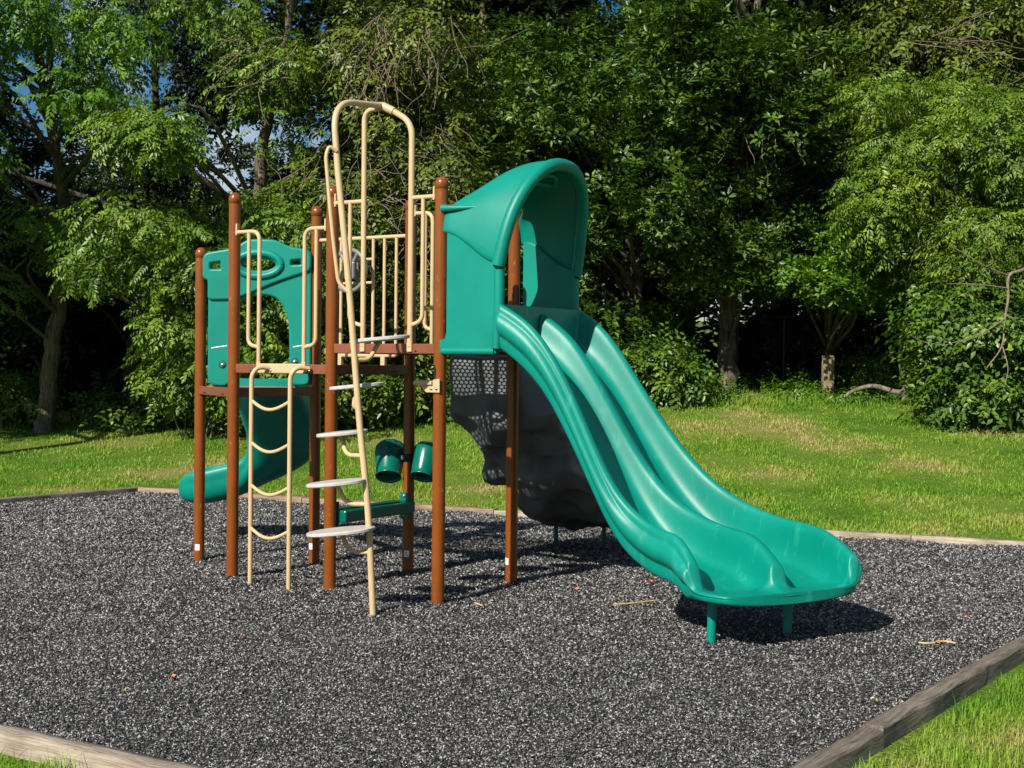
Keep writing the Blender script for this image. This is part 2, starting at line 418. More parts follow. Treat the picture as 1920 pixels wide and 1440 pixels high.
for i in range(n1):
    a = 2*PI*i/n1
    for j in range(n2):
        b = 2*PI*j/n2; rr = R_+r_*math.cos(b); v.append((wx+rr*math.cos(a), wy-r_*math.sin(b), wz+rr*math.sin(a)))
mb.add(v, [(i*n2+j, ((i+1) % n1)*n2+j, ((i+1) % n1)*n2+(j+1) % n2, i*n2+(j+1) % n2) for i in range(n1) for j in range(n2)])
wheel = mb.build('steering_wheel', M_GREY, play)
mb = MB(); box(mb, (wx+.01, wy, wz), (.10, .05, .135)); hub = mb.build('hub', M_GREY, wheel, bevel=.014)
mb = MB(); box(mb, (wx+.01, wy-.026, wz), (.07, .006, .10)); mb.build('horn_pad', M_DARK, wheel, bevel=.003)
for a in (PI*.32, PI*.68, PI*1.5):
    mb = MB(); tube(mb, [(wx+.04*math.cos(a), wy, wz+.04*math.sin(a)), (wx+R_*math.cos(a), wy, wz+R_*math.sin(a))], .016, 8); mb.build('spoke', M_GREY, wheel)
mb = MB(); tube(mb, [(wx, wy, wz), (wx, S, wz)], .02, 10); tube(mb, [(wx, S, 2.205), (wx, S, 2.385)], .012, 8); mb.build('wheel_axle', M_GREY, wheel)

# ---- vertical ladder with dipped rungs on the middle deck
lad = None
for x in (-.595, -.237):
    mb = MB(); tube(mb, fillet([(x, -.155, -.04), (x, -.155, 1.50), (x+.03, -.12, 1.555), (x+.075, -.045, 1.545)], [.08, .05], 8), .0165, 12)
    if lad is None:
        mp = MB(); box(mp, (-.416, -.047, 1.545), (.44, .012, .068)); lad = mp.build('ladder', M_BEIGE, play, bevel=.006)
    mb.build('ladder_rail', M_BEIGE, lad)
    for dx in (.055, .085):
        mb = MB(); lathe(mb, [(.009, 0), (.009, .006), (.002, .008)], (x+dx, -.054, 1.53), [(1, 0, 0), (0, 0, 1), (0, -1, 0)], 8); mb.build('bolt', M_STEEL, lad)
for z_ in (1.318, 1.022, .722, .418):
    mb = MB(); tube(mb, [(-.595+.358*t, -.155-.012*math.sin(PI*t), z_-.062*math.sin(PI*t)) for t in np.linspace(0.02, .98, 13)], .0125, 10); mb.build('rung', M_BEIGE, lad)

# ---- leaning step pole with arch
mb = MB()
pole = [(.821, -.565, -.04), (.77, -.565, .656), (.70, -.565, 1.189), (.648, -.565, 1.658), (.603, -.565, 2.061), (.548, -.562, 2.468), (.497, -.555, 2.80)]
body = spline(pole, 5)
top_ = fillet([pole[-1], (.440, -.545, 3.262), (.445, -.03, 3.315), (.495, YF, 3.292), (.683, YF, 3.185), (.683, YF, 2.9), (.683, YF, ZA-.02)], [.21, .05, .05, .10, .1], 11)
tube(mb, body+top_[1:], .0205, 14)
spole = mb.build('step_pole', M_BEIGE, play)
mb = MB(); tube(mb, fillet([(.288, YF, ZA-.02), (.284, YF, 3.30), (.445, YF, 3.308)], .10, 8), .0185, 12); mb.build('arch_tube', M_BEIGE, spole)
mb = MB(); tube(mb, fillet([(.40, -.06, 3.308), (.445, -.035, 3.315), (.53, YF, 3.272)], .05), .028, 12); mb.build('joint', M_BEIGE, spole)
for x in (.288, .683):
    mb = MB(); box(mb, (x, YF-.006, ZA-.02), (.04, .016, .07)); mb.build('foot_bracket', M_BEIGE, spole, bevel=.005)
mb = MB(); hl = [(.607, -.575, 2.035), (.545, -.60, 2.09), (.500, -.62, 2.47), (.450, -.62, 2.90), (.462, -.60, 2.965), (.493, -.565, 2.93)]
tube(mb, fillet(hl, [.06, .25, .04, .04], 7), .0125, 10); mb.build('hand_rail', M_BEIGE, spole)
def pole_x(z_):
    zs = [q[2] for q in pole]; xs = [q[0] for q in pole]; return float(np.interp(z_, zs, xs))
for (cx, cy, z_, az, L, Wd) in ((.635, -.665, .535, 35, .215, .145), (.59, -.655, .835, 35, .19, .13), (.505, -.50, 1.137, 33, .165, .115), (.55, -.41, 1.44, 33, .178, .12), (.715, -.39, 1.742, 32, .193, .13)):
    a = math.radians(az); e = np.array((math.cos(a), math.sin(a))); q = np.array((-e[1], e[0])); mb = MB(); n1 = 32
    ring = []
    for (sc_, dz) in ((.965, .012), (1, .007), (1, -.007), (.965, -.012)):
        ring.append([(*(np.array((cx, cy))+e*L*sc_*math.copysign(abs(math.cos(t))**.9, math.cos(t))+q*Wd*sc_*math.sin(t)), z_+dz+L*.105*math.cos(t)) for t in np.linspace(0, 2*PI, n1, endpoint=False)])
    for i in range(3):
        mb.add(ring[i]+ring[i+1], [(k, k+n1, (k+1) % n1+n1, (k+1) % n1) for k in range(n1)])
    mb.add(ring[0], [tuple(range(n1))], False); mb.add(ring[3][::-1], [tuple(range(n1))], False)
    st = mb.build('step', M_STEP, spole)
    x0 = pole_x(z_-.11); mb = MB()
    tube(mb, fillet([(x0, -.565, z_-.13), ((x0+cx)/2+(cx-x0)*.25, (-.565+cy)/2, z_-.135), (cx, cy, z_-.01)], .11, 8), .0145, 10); mb.build('step_bracket', M_BEIGE, st)

# ---- hand grip on the front right post
mb = MB(); zg = 1.462
tube(mb, fillet([(S-.02, -PR-.012, zg), (S-.15, -PR-.016, zg), (S-.175, -.03, zg)], .03), .017, 10); g = mb.build('hand_grip', M_BEIGE, play)
mb = MB(); v = [(S+.035, -.052, zg+.03), (S+.035, -.052, zg-.06), (S-.07, -.052, zg-.06), (S-.13, -.052, zg-.01), (S-.13, -.052, zg+.005)]
mb.add(v, [(0, 1, 2, 3, 4)], False); mb.build('bracket_plate', M_BEIGE, g, solid=.006)
for dx in (-.03, .012):
    mb = MB(); lathe(mb, [(.009, 0), (.009, .006), (.002, .008)], (S+dx, -.056, zg-.035), [(1, 0, 0), (0, 0, 1), (0, -1, 0)], 8); mb.build('bolt', M_STEEL, g)

# ---- bench between the two centre posts
mb = MB(); box(mb, (0.0, S/2, .522), (.20, S-2*PR-.004, .085)); bench = mb.build('bench_seat', M_DTEAL, play, bevel=.012)
for y_, s in ((S-PR-.004, -1), (PR+.004, 1)):
    mb = MB(); box(mb, (0, y_+.002*s, .525), (.075, .012, .20)); b_ = mb.build('bench_bracket', M_DTEAL, bench, bevel=.004)
    for zz in (.60, .455):
        mb = MB(); lathe(mb, [(.012, 0), (.011, .007), (.002, .010)], (0, y_+.008*s, zz), [(1, 0, 0), (0, 0, 1), (0, s, 0)], 10); mb.build('bolt', M_STEEL, b_)

# ---- pair of drum shaped sound pots on the centre back post
def axes_from(zax):
    zax = np.array(zax, float); zax /= np.linalg.norm(zax); x = np.cross((0, 1, 0), zax); x /= np.linalg.norm(x); return [x, np.cross(zax, x), zax]
first = None
for (c, d, sc_) in (((-.150, S-.035, .86), (-.34, .60, 1), 1.08), ((.15, S+.01, .865), (-.12, .58, 1), 1.0)):
    mb = MB(); prof = [(.001, .135), (.05, .132), (.09, .118), (.108, .09), (.110, .05), (.100, -.02), (.088, -.10), (.088, -.128), (.092, -.135), (.086, -.138), (.078, -.12), (.080, -.05), (.075, .03), (.001, .05)]
    lathe(mb, [(r*sc_, z_*sc_) for r, z_ in prof], c, axes_from(d), 28)
    o = mb.build('sound_pot', M_DTEAL, play)
    mb = MB(); tube(mb, [(c[0], c[1], c[2]+.02), (0, S, c[2]+.02)], .022, 10); mb.build('mount', M_DARK, o)
mb = MB(); lathe(mb, [(PR+.006, -.03), (PR+.008, -.025), (PR+.008, .025), (PR+.006, .03)], (0, S, .885), None, 20); col = mb.build('clamp_collar', M_DARK, play)
mb = MB(); lathe(mb, [(.02, 0), (.018, .012), (.003, .016)], (-.02, S-.055, .885), [(1, 0, 0), (0, 0, 1), (0, -1, 0)], 12); mb.build('bolt', M_STEEL, col)

# ---- teal entry panel over the lower deck
P1 = np.array((*POST[1], 0.)); P3 = np.array((*POST[3], 0.)); ud = (P3-P1)/S; un_ = np.array((ud[1], -ud[0], 0.))  # towards viewer
def curve_panel(loops, thick, bev):
    cu = bpy.data.curves.new('outline', 'CURVE'); cu.dimensions = '2D'; cu.fill_mode = 'BOTH'; cu.extrude = thick; cu.bevel_depth = bev; cu.bevel_resolution = 2
    for lp in loops:
        s = cu.splines.new('POLY'); s.points.add(len(lp)-1); s.use_cyclic_u = True
        for q, pt in zip(s.points, lp): q.co = (pt[0], pt[1], 0, 1)
    o = bpy.data.objects.new('outline', cu); COL.objects.link(o)
    dg = bpy.context.evaluated_depsgraph_get(); me = bpy.data.meshes.new_from_object(o.evaluated_get(dg))
    bpy.data.objects.remove(o); bpy.data.curves.remove(cu); return me
def closed(pts, n=6): 
    P = [np.array(q, float) for q in pts]; out = []; k = len(P)
    for i in range(k):
        a, b, c, d = P[i-1], P[i], P[(i+1) % k], P[(i+2) % k]
        for t in np.linspace(0, 1, n, endpoint=False): out.append(.5*((2*b)+(c-a)*t+(2*a-5*b+4*c-d)*t*t+(3*b-a-3*c+d)*t**3))
    return out
def rnd(pts, r, n=5):
    k = len(pts); out = []
    for i in range(k):
        out += fillet([pts[i-1], pts[i], pts[(i+1) % k]], r if np.isscalar(r) else r[i], n)[1:-1]
    return out
outer = rnd([(.045, 2.25), (.045, 2.425), (.30, 2.47), (.38, 2.535), (.60, 2.535), (.70, 2.48), (.87, 2.455), (.87, 1.425), (.735, 1.425), (.722, 1.95), (.62, 2.13), (.36, 2.13), (.238, 2.0), (.232, 1.41), (.085, 1.42), (.085, 2.235)],
            [.03, .04, .06, .08, .08, .06, .04, .05, .04, .10, .12, .12, .10, .05, .05, .03])
el = [(.47+.145*math.cos(a), 2.352+.062*math.sin(a)) for a in np.linspace(0, 2*PI, 28, endpoint=False)]
h1 = rnd([(.075, 2.30), (.075, 2.372), (.185, 2.388), (.185, 2.30)], .022); h2 = rnd([(.712, 2.335), (.712, 2.40), (.818, 2.41), (.818, 2.34)], .022)
me = curve_panel([[(a, b) for a, b in outer], el, [(a[0], a[1]) for a in h1], [(a[0], a[1]) for a in h2]], .018, .016)
me.name = 'entry_panel'
co = np.empty(len(me.vertices)*3); me.vertices.foreach_get('co', co); co = co.reshape(-1, 3)
off = .02
wc = P1[None]+ud[None]*co[:, :1]+np.array((0, 0, 1.))[None]*co[:, 1:2]+un_[None]*(co[:, 2:]+off)
me.vertices.foreach_set('co', wc.astype(np.float32).ravel()); me.update()
me.materials.clear(); me.materials.append(M_TEAL)
for pl in me.polygons: pl.use_smooth = False
epan = bpy.data.objects.new('entry_panel', me); COL.objects.link(epan); epan.parent = play
def onp(u, z_, h=.058): return P1+ud*u+np.array((0, 0, 1.))*z_+un_*h
crease = [(.87, 2.315), (.74, 2.275), (.60, 2.225), (.46, 2.165), (.34, 2.115), (.24, 2.088), (.085, 2.085), (.085, 2.235), (.045, 2.25), (.045, 2.425), (.30, 2.47), (.38, 2.535), (.60, 2.535), (.70, 2.48), (.87, 2.455)]
up_out = rnd(crease, [.03, .05, .06, .06, .06, .05, .02, .02, .03, .04, .06, .08, .08, .06, .04])
el2 = [(.47+.150*math.cos(a), 2.352+.066*math.sin(a)) for a in np.linspace(0, 2*PI, 28, endpoint=False)]
me = curve_panel([[(a, b) for a, b in up_out], el2, [(a[0], a[1]) for a in h1], [(a[0], a[1]) for a in h2]], .012, .016); me.name = 'upper_moulding'
co = np.empty(len(me.vertices)*3); me.vertices.foreach_get('co', co); co = co.reshape(-1, 3)
wc = P1[None]+ud[None]*co[:, :1]+np.array((0, 0, 1.))[None]*co[:, 1:2]+un_[None]*(co[:, 2:]+.048)
me.vertices.foreach_set('co', wc.astype(np.float32).ravel()); me.update(); me.materials.clear(); me.materials.append(M_TEAL)
um = bpy.data.objects.new('upper_moulding', me); COL.objects.link(um); um.parent = epan
mb = MB(); tube(mb, [onp(.47+.178*math.cos(a), 2.352+.092*math.sin(a), .068) for a in np.linspace(0, 2*PI, 41)], .032, 10, False); mb.build('oval_ring', M_TEAL, um)
for (u0, u1, z_) in ((.10, .225, 1.70), (.745, .865, 1.715)):
    mb = MB(); tube(mb, spline([onp(u0, z_-.006, .052), onp((u0+u1)/2, z_+.004, .053), onp(u1, z_+.014, .052)], 4), .006, 6); mb.build('white_scuff', M_WHITE, epan)
for (u, z_) in ((.19, 1.565), (.76, 1.595)):
    mb = MB(); lathe(mb, [(.030, 0), (.030, .003), (.022, .002)], onp(u, z_, .0525), [ud, (0, 0, 1), un_], 18); r_o = mb.build('bolt_recess', M_DARK, epan)
    mb = MB(); lathe(mb, [(.017, .002), (.015, .010), (.002, .013)], onp(u, z_, .0525), [ud, (0, 0, 1), un_], 14); mb.build('bolt', M_STEEL, r_o)

# ---- swept channel helper
def sweep(path, heads, prof_fn, cap=True):
    mb = MB(); n = len(path); rings = []
    for i in range(n):
        h = heads[i]; lat = np.array((math.sin(h), math.cos(h)))
        fw_ = np.array((math.cos(h), -math.sin(h))); rings.append([(path[i][0]+lat[0]*q[0]+fw_[0]*(q[2] if len(q) > 2 else 0), path[i][1]+lat[1]*q[0]+fw_[1]*(q[2] if len(q) > 2 else 0), q[1]) for q in prof_fn(i)])
    k = len(rings[0])
    v = [q for r in rings for q in r]
    mb.add(v, [(i*k+j, i*k+(j+1) % k, (i+1)*k+(j+1) % k, (i+1)*k+j) for i in range(n-1) for j in range(k)])
    if cap:
        for r, rev in ((rings[0], False), (rings[-1], True)):
            o = len(mb.v); mb.v += [tuple(map(float, q)) for q in r]
            # pair left/right vertices into quads so the end closes cleanly
            for j in range(k//2):
                a, b, c, d = j, j+1, (k-1-j) % k, (k-j) % k
                fs = (o+a, o+b, o+c, o+d)
                fs = tuple(dict.fromkeys(fs))
                if len(fs) >= 3: mb.f.append(fs if rev else fs[::-1]); mb.sm.append(True)
    bm = bmesh.new(); me = bpy.data.meshes.new('t'); me.from_pydata(mb.v, [], mb.f); bm.from_mesh(me)
    bmesh.ops.remove_doubles(bm, verts=bm.verts, dist=1e-5); bmesh.ops.recalc_face_normals(bm, faces=bm.faces)
    bm.verts.ensure_lookup_table()
    out = MB(); out.v = [tuple(x.co) for x in bm.verts]; out.f = [tuple(x.index for x in f.verts) for f in bm.faces]; out.sm = [True]*len(out.f)
    bm.free(); bpy.data.meshes.remove(me); return out
def cubic(k, v, t):
    k = np.array(k, float); v = np.array(v, float); n = len(k); A = np.zeros((n, n)); b = np.zeros(n); h = np.diff(k); A[0, 0] = A[-1, -1] = 1
    for i in range(1, n-1):
        A[i, i-1] = h[i-1]; A[i, i] = 2*(h[i-1]+h[i]); A[i, i+1] = h[i]; b[i] = 6*((v[i+1]-v[i])/h[i]-(v[i]-v[i-1])/h[i-1])
    mm = np.linalg.solve(A, b); i = np.clip(np.searchsorted(k, t)-1, 0, n-2); d = t-k[i]
    return v[i]+d*((v[i+1]-v[i])/h[i]-h[i]*(2*mm[i]+mm[i+1])/6)+mm[i]/2*d**2+(mm[i+1]-mm[i])/(6*h[i])*d**3

# ---- curved double slide
Q_PHI = [0, -.0282, .1717, .4154, .7168]
Q_Z = [1.9751, 1.8118, 1.4913, 1.1213, .8473, .7101, .648, .6211, .5086]
Q_M = [-.0486, -.0664, -.0261, -.0361]
nS = 34; tt = np.linspace(0, 1, nS); Ltot = 1.8667
phi = cubic(np.linspace(0, 1, 5), Q_PHI, tt); zc_ = cubic(np.linspace(0, 1, 9), Q_Z, tt); zm_ = cubic(np.linspace(0, 1, 4), Q_M, tt)
Dk = np.interp(tt, [0, .12, .25, .4, .5, .625, .75, .875, .94, 1], [.265, .30, .32, .30, .285, .275, .265, .275, .27, .192])
ds = Ltot/(nS-1)
cx = 1.43+np.concatenate([[0], np.cumsum(np.cos(phi[:-1])*ds)]); cy = .457-np.concatenate([[0], np.cumsum(np.sin(phi[:-1])*ds)])
zb_ = zc_-Dk; hw = .5427+(.5312-.5427)*tt
EXT = .205; ne = 12
es = np.array([.025, .055, .085, .12, .165, .225, .31, .42, .56, .72, .87, 1.0])
hE = phi[-1]+es*.06
path = [(a, b) for a, b in zip(cx, cy)]; heads = list(phi); crest = list(zc_); bed = list(zb_); half = list(hw); mid_ = list(zc_+zm_)
zb_end = zb_[-1]
ext_e = [0.0]*len(path); crestR = list(crest)
for e, h in zip(es, hE):
    path.append((cx[-1]+math.cos(phi[-1])*EXT*e, cy[-1]-math.sin(phi[-1])*EXT*e)); heads.append(phi[-1])
    zbn = zb_end-.006*e
    crest.append(float(np.interp(e, [0, .03, .07, .11, .16, .22, .32, 1], [.508, .502, .470, .420, .378, .356, .346, .335])))
    crestR.append(float(np.interp(e, [0, .06, .12, .2, .3, .42, .6, 1], [.508, .500, .480, .440, .396, .366, .348, .335])))
    mid_.append(float(np.interp(e, [0, .05, .1, .16, .23, .32, .5, 1], [.472, .464, .440, .400, .366, .350, .338, .324]))); bed.append(zbn+.008*e*e)
    half.append(hw[-1]); ext_e.append(e)
def slide_prof(i):
    w, c, b, m_ = half[i], crest[i], bed[i], mid_[i]; H = c-b; HM = (m_-b)
    L = [(-.96, 0, -.045), (-1.0, .0, -.01), (-1.012, .16, 0), (-1.012, .24, 0), (-1.055, .29, 0), (-1.10, .42, 0), (-1.105, .58, 0), (-1.075, .72, 0), (-1.048, .77, 0), (-1.05, .86, 0), (-1.035, .96, 0), (-.99, 1.0, 0), (-.94, .96, 0), (-.91, .78, 0), (-.885, .34, 0), (-.83, .07, 0), (-.70, .01, 0), (-.48, -.02, 0), (-.24, .01, 0), (-.15, .10, 1), (-.105, .5, 1), (-.082, .88, 1), (-.04, .99, 1)]
    pts = [(0, b-.05)]
    sides = []
    for Hs in (H, crestR[i]-b):
        g = min(1, Hs/.17); half_ = []
        for (u, f, a) in L:
            z_ = b+(HM if a == 1 else Hs)*f+(a if a < 0 else 0)
            if a == 0 and f == 0: z_ = b+a
            if u < -1: u = -1+(u+1)*g
            half_.append((u*w, z_))
        sides.append((half_, g))
    g = sides[1][1]
    pts += sides[0][0]+[(0, b+HM)]+[(-u*(.957+.043*(1-g) if -u > .8*w else 1), z_) for (u, z_) in sides[1][0][::-1]]
    e = ext_e[i]
    if e > 0:
        out = []
        for (u, z_) in pts:
            k = (1-.24*e**2.4) if u < 0 else (1-.34*e**1.7)
            out.append((u*k, z_, -.075*e*u/w))
        return out
    return pts
for L_ in (path, heads, crest, crestR, bed, half, mid_, ext_e): L_.insert(0, L_[0])      # doubled ends keep the cut edges crisp
path[0] = (path[1][0]-.012, path[1][1])
sw = sweep(path, heads, slide_prof)
slide = sw.build('double_slide', M_TEALW, play, subsurf=2)
mb = MB(); box(mb, ((.935+1.47)/2, S/2, 1.700), (1.47-.935, S-.02, .045)); mb.build('entry_shelf', M_TEALW, slide, bevel=.012)
for (x, y, zt) in ((2.904, -.131, .29), (3.196, .304, .29)):
    mb = MB(); tube(mb, [(x, y, -.05), (x+.008, y, zt)], .027, 14); mb.build('slide_leg', M_TEAL, slide)
# ---- slide hood: arched top, two side panels
def arch(a, x, y0, y1, zs, za, p=2.35):
    """a 0..1 left foot -> right foot"""
    th = PI*(1-a); c, s = math.cos(th), math.sin(th)
    cc = math.copysign(abs(c)**(2/p), c); ss = abs(s)**(2/p)
    return (x, (y0+y1)/2+cc*(y1-y0)/2, zs+ss*(za-zs))
na, nv_ = 26, 9; rows = []
for i in range(nv_):
    v_ = i/(nv_-1); row = []
    for j in range(na+1):
        a = j/na; b0 = arch(a, 0, -.03, .945, 2.46, 2.71, 2.6); b1 = arch(a, 0, -.045, .965, 2.235, 2.912, 2.25)
        bulge = math.sin(PI*v_)*.07*math.sin(PI*a)
        s_ = v_**.85
        zf = 2.44+(2.225-2.44)*smooth(np.array((v_-.05)/.9))
        xb = .945+.115*float(smooth(np.array((min(a, 1-a)-.13)/.2))); x = xb+(1.405+.185*math.sin(PI*a)**1.2-xb)*v_
        y = b0[1]*(1-s_)+b1[1]*s_; z_ = b0[2]*(1-s_)+b1[2]*s_+bulge
        f = (1-math.sin(PI*a))**6
        z_ = z_*(1-f)+zf*f
        row.append((x, y, z_))
    rows.append(row)
mb = MB(); v = [q for r in rows for q in r]; k = na+1
mb.add(v, [(i*k+j, i*k+j+1, (i+1)*k+j+1, (i+1)*k+j) for i in range(nv_-1) for j in range(na)])
hood = mb.build('slide_hood', M_TEAL, play, solid=.035, subsurf=1)
mb = MB(); tube(mb, [np.array(q)+np.array((-.020, 0, -.010)) for q in rows[-1]], .043, 14); mb.build('hood_rim', M_TEAL, hood)
mb = MB(); tube(mb, [np.array(a_)*.55+np.array(b_)*.45 for a_, b_ in zip(rows[-2], rows[-1])], .0205, 8); mb.build('moulded_seam', M_TEAL, hood)
for (y, s) in ((-.035, -1), (.95, 1)):       # ears bolted to the posts
    mb = MB(); yy = y-s*.004
    tube(mb, spline([(.942, yy, 2.602), (1.02, yy-s*.000, 2.600), (1.10, yy-s*.010, 2.600), (1.20, yy-s*.034, 2.602)], 5), list(np.linspace(.026, .008, 16)), 10); mb.build('hood_ear', M_TEAL, hood)
mb = MB(); pts = []
for t in np.linspace(0, 2*PI, 25): pts.append((1.42+.055*math.cos(t), S/2+.13*math.sin(t), 2.822+.022*math.cos(t)-.02*math.sin(t)**2))
tube(mb, pts, .020, 8, False); mb.build('hood_recess', M_TEAL, hood)
for (y, s) in ((-.03, -1), (.945, 1)):
    top_l = [(1.385, 2.24), (1.33, 2.26), (1.25, 2.30), (1.17, 2.36), (1.10, 2.42), (1.04, 2.45), (.995, 2.45)]
    prof = [(.945, 1.665), (1.365, 1.665)]+[(1.372, 1.74), (1.392, 1.98)]+top_l+[(.995, 1.80), (.985, 1.745), (.945, 1.735)]
    me = curve_panel([prof], .012, .010); me.name = 'side_panel'
    co = np.empty(len(me.vertices)*3); me.vertices.foreach_get('co', co); co = co.reshape(-1, 3)
    wc = np.stack([co[:, 0], y-s*.010+co[:, 2], co[:, 1]], 1); me.vertices.foreach_set('co', wc.astype(np.float32).ravel()); me.update(); me.materials.clear(); me.materials.append(M_TEAL)
    o = bpy.data.objects.new('side_panel', me); COL.objects.link(o); o.parent = hood
    mb = MB(); tube(mb, spline([(1.372, y, 1.69), (1.382, y, 1.85), (1.388, y, 2.02), (1.386, y, 2.19)], 5), .034, 12); mb.build('panel_edge_roll', M_TEAL, o)
    mb = MB(); tube(mb, [(.96, y, 1.672), (1.36, y, 1.672)], .026, 10); mb.build('panel_edge_roll', M_TEAL, o)
    mb = MB()
    for zz in (1.70, 2.36): lathe(mb, [(.013, 0), (.012, .006), (.002, .009)], (1.015, y+s*.0225, zz), [(1, 0, 0), (0, 0, 1), (0, s, 0)], 12)

# ---- rock climbing wall behind the upper deck
und = [(S+.03, 1.655), (S+.035, 1.42), (S+.05, 1.16), (1.22, .98), (1.42, .90), (1.50, .74), (1.72, .655), (2.0, .60), (2.22, .45), (2.6, .31), (2.95, .185), (3.2, .20)]
upp = [(S+.12, 1.67), (1.22, 1.50), (1.40, 1.28), (1.6, 1.12), (1.8, 1.0), (2.0, .86), (2.25, .76), (2.5, .60), (2.75, .52), (2.95, .40), (3.12, .33), (3.25, .25)]
def ring_at(i, n_=len(und)): pass
mb = MB(); nx = 9; loops = []
und_s = spline([(a, 0, b) for a, b in und], 3); upp_s = spline([(a, 0, b) for a, b in upp], 3); nn_ = len(und_s)
def wall_x(y, u):
    xl = np.interp(y, [.94, 1.4, 2.0, 2.6, 3.1, 3.3], [.335, .27, .17, .07, -.03, 0.02]); xr = np.interp(y, [.94, 1.4, 2.0, 2.7, 3.1, 3.3], [.87, 1.12, 1.20, 1.05, .85, .75])
    return xl+(xr-xl)*u
for side, arr in ((-1, und_s), (1, upp_s)):
    v = []
    for i, q in enumerate(arr):
        for j in range(nx):
            u = j/(nx-1); ed = 1-abs(2*u-1)**6
            kk = .15 if q[2] > 1.4 else 1; bumpy = kk*(.045*math.sin(q[0]*7.3+u*4.1)*math.sin(u*7+q[0]*2.3+q[2]*5)+rng.normal(0, .012))
            edge_in = .045*math.sin(q[0]*9+side)*(abs(2*u-1)**4)*np.sign(u-.5)
            mz = (und_s[i][2]+upp_s[i][2])/2
            v.append((wall_x(q[0], u)+edge_in, q[0]+bumpy*.4*ed, mz+(q[2]-mz)*(.45+.55*ed)+bumpy*ed))
    loops.append(v)
V = loops[0]+loops[1]; o2 = nn_*nx; f = []
for i in range(nn_-1):
    for j in range(nx-1):
        a = i*nx+j; f.append((a, a+1, a+nx+1, a+nx)); f.append((o2+a, o2+a+nx, o2+a+nx+1, o2+a+1))
    for j in (0, nx-1):
        a = i*nx+j; f.append((a, a+nx, o2+a+nx, o2+a))
for i in (0, nn_-1):
    for j in range(nx-1):
        a = i*nx+j; f.append((a, a+1, o2+a+1, o2+a))
bm = bmesh.new(); me = bpy.data.meshes.new('t'); me.from_pydata([tuple(map(float, q)) for q in V], [], f); bm.from_mesh(me); bmesh.ops.recalc_face_normals(bm, faces=bm.faces)
mb = MB(); mb.v = [tuple(x.co) for x in bm.verts]; mb.f = [tuple(x.index for x in q.verts) for q in bm.faces]; mb.sm = [True]*len(mb.f); bm.free()
cw = mb.build('climbing_wall', M_ROCK, play, subsurf=1)
vg = cw.vertex_groups.new(name='lump')
for vv in cw.data.vertices: vg.add([vv.index], float(np.clip((1.46-vv.co.z)/.35, .12, 1)), 'REPLACE')
tex = bpy.data.textures.new('rock_lumps', 'VORONOI'); tex.noise_scale = .30; tex.distance_metric = 'DISTANCE'
s2 = cw.modifiers.new('sub2', 'SUBSURF'); s2.levels = s2.render_levels = 1
dm = cw.modifiers.new('lumps', 'DISPLACE'); dm.texture = tex; dm.vertex_group = 'lump'; dm.strength = .24; dm.mid_level = .55; dm.texture_coords = 'LOCAL'
for (x, y, zt) in ((.03, 3.1, .30), (.46, 3.2, .28)):
    mb = MB(); tube(mb, [(x, y, -.05), (x, y, zt)], .021, 12); mb.build('wall_leg', M_DTEAL, cw)

# ---- curved slide behind the lower deck
h0 = None
M0 = (np.array(POST[1])+np.array(POST[3]))/2; az0 = math.radians(120)
pth, hd = [], []; pos = M0.copy(); az = az0; steps = 44; Lc = 2.17
for i in range(steps+1):
    t = i/steps; pth.append(tuple(pos)); hd.append(-az)
    d_az = math.radians(92)*(smooth(np.array((t+1/steps-.40)/.36))-smooth(np.array((t-.40)/.36)))
    pos = pos+np.array((math.cos(az), math.sin(az)))*Lc/steps; az += float(d_az)
ts = np.linspace(0, 1, steps+1)
bedc = np.interp(ts, [0, .1, .25, .45, .6, .75, .88, 1], [ZC, ZC-.03, 1.22, .90, .66, .47, .40, .40]); crc = bedc+np.interp(ts, [0, .08, .3, .7, .9, .97, 1], [.06, .18, .22, .24, .24, .22, .15])
wcv = .275*np.interp(ts, [0, .9, 1], [1, 1, .8])
for _ in range(3): bedc[1:-1] = (bedc[:-2]+bedc[1:-1]*2+bedc[2:])/4
def rs_prof(i):
    w, c, b = wcv[i], crc[i], bedc[i]; H = c-b
    L = [(-.55, b-.07), (-.98, b-.045), (-1.14, b+H*.25), (-1.12, b+H*.55), (-1.17, b+H*.8), (-1.10, c), (-1.0, c), (-.93, b+H*.7), (-.78, b+H*.15), (-.45, b)]
    h = [(u*w, z_) for u, z_ in L]
    out = [(0, b-.075)]+h+[(0, b-.005)]+[(-u, z_) for u, z_ in h[::-1]]
    k = math.sqrt(max(0, 1-((i-(steps-4))/4.6)**2)) if i > steps-4 else 1
    zm = b+.06
    return [(u*(.5+.5*k), zm+(z_-zm)*k) for u, z_ in out]
rs = sweep(pth, hd, rs_prof).build('curved_slide', M_DTEAL if False else M_TEAL, play, subsurf=2)
def col_of(q): v = np.array((q[0], q[1], .2))-CAM; return 960+F_PX*(v @ AX_R)/(v @ AX_F)
il = min(range(12, steps-2), key=lambda i: min(abs(col_of(pth[i])-434), abs(col_of(pth[i])-373)+4)); e1 = pth[il]
mb = MB(); tube(mb, [(e1[0], e1[1], -.05), (e1[0], e1[1], bedc[il]-.02)], .027, 12); mb.build('slide_leg', M_TEAL, rs)

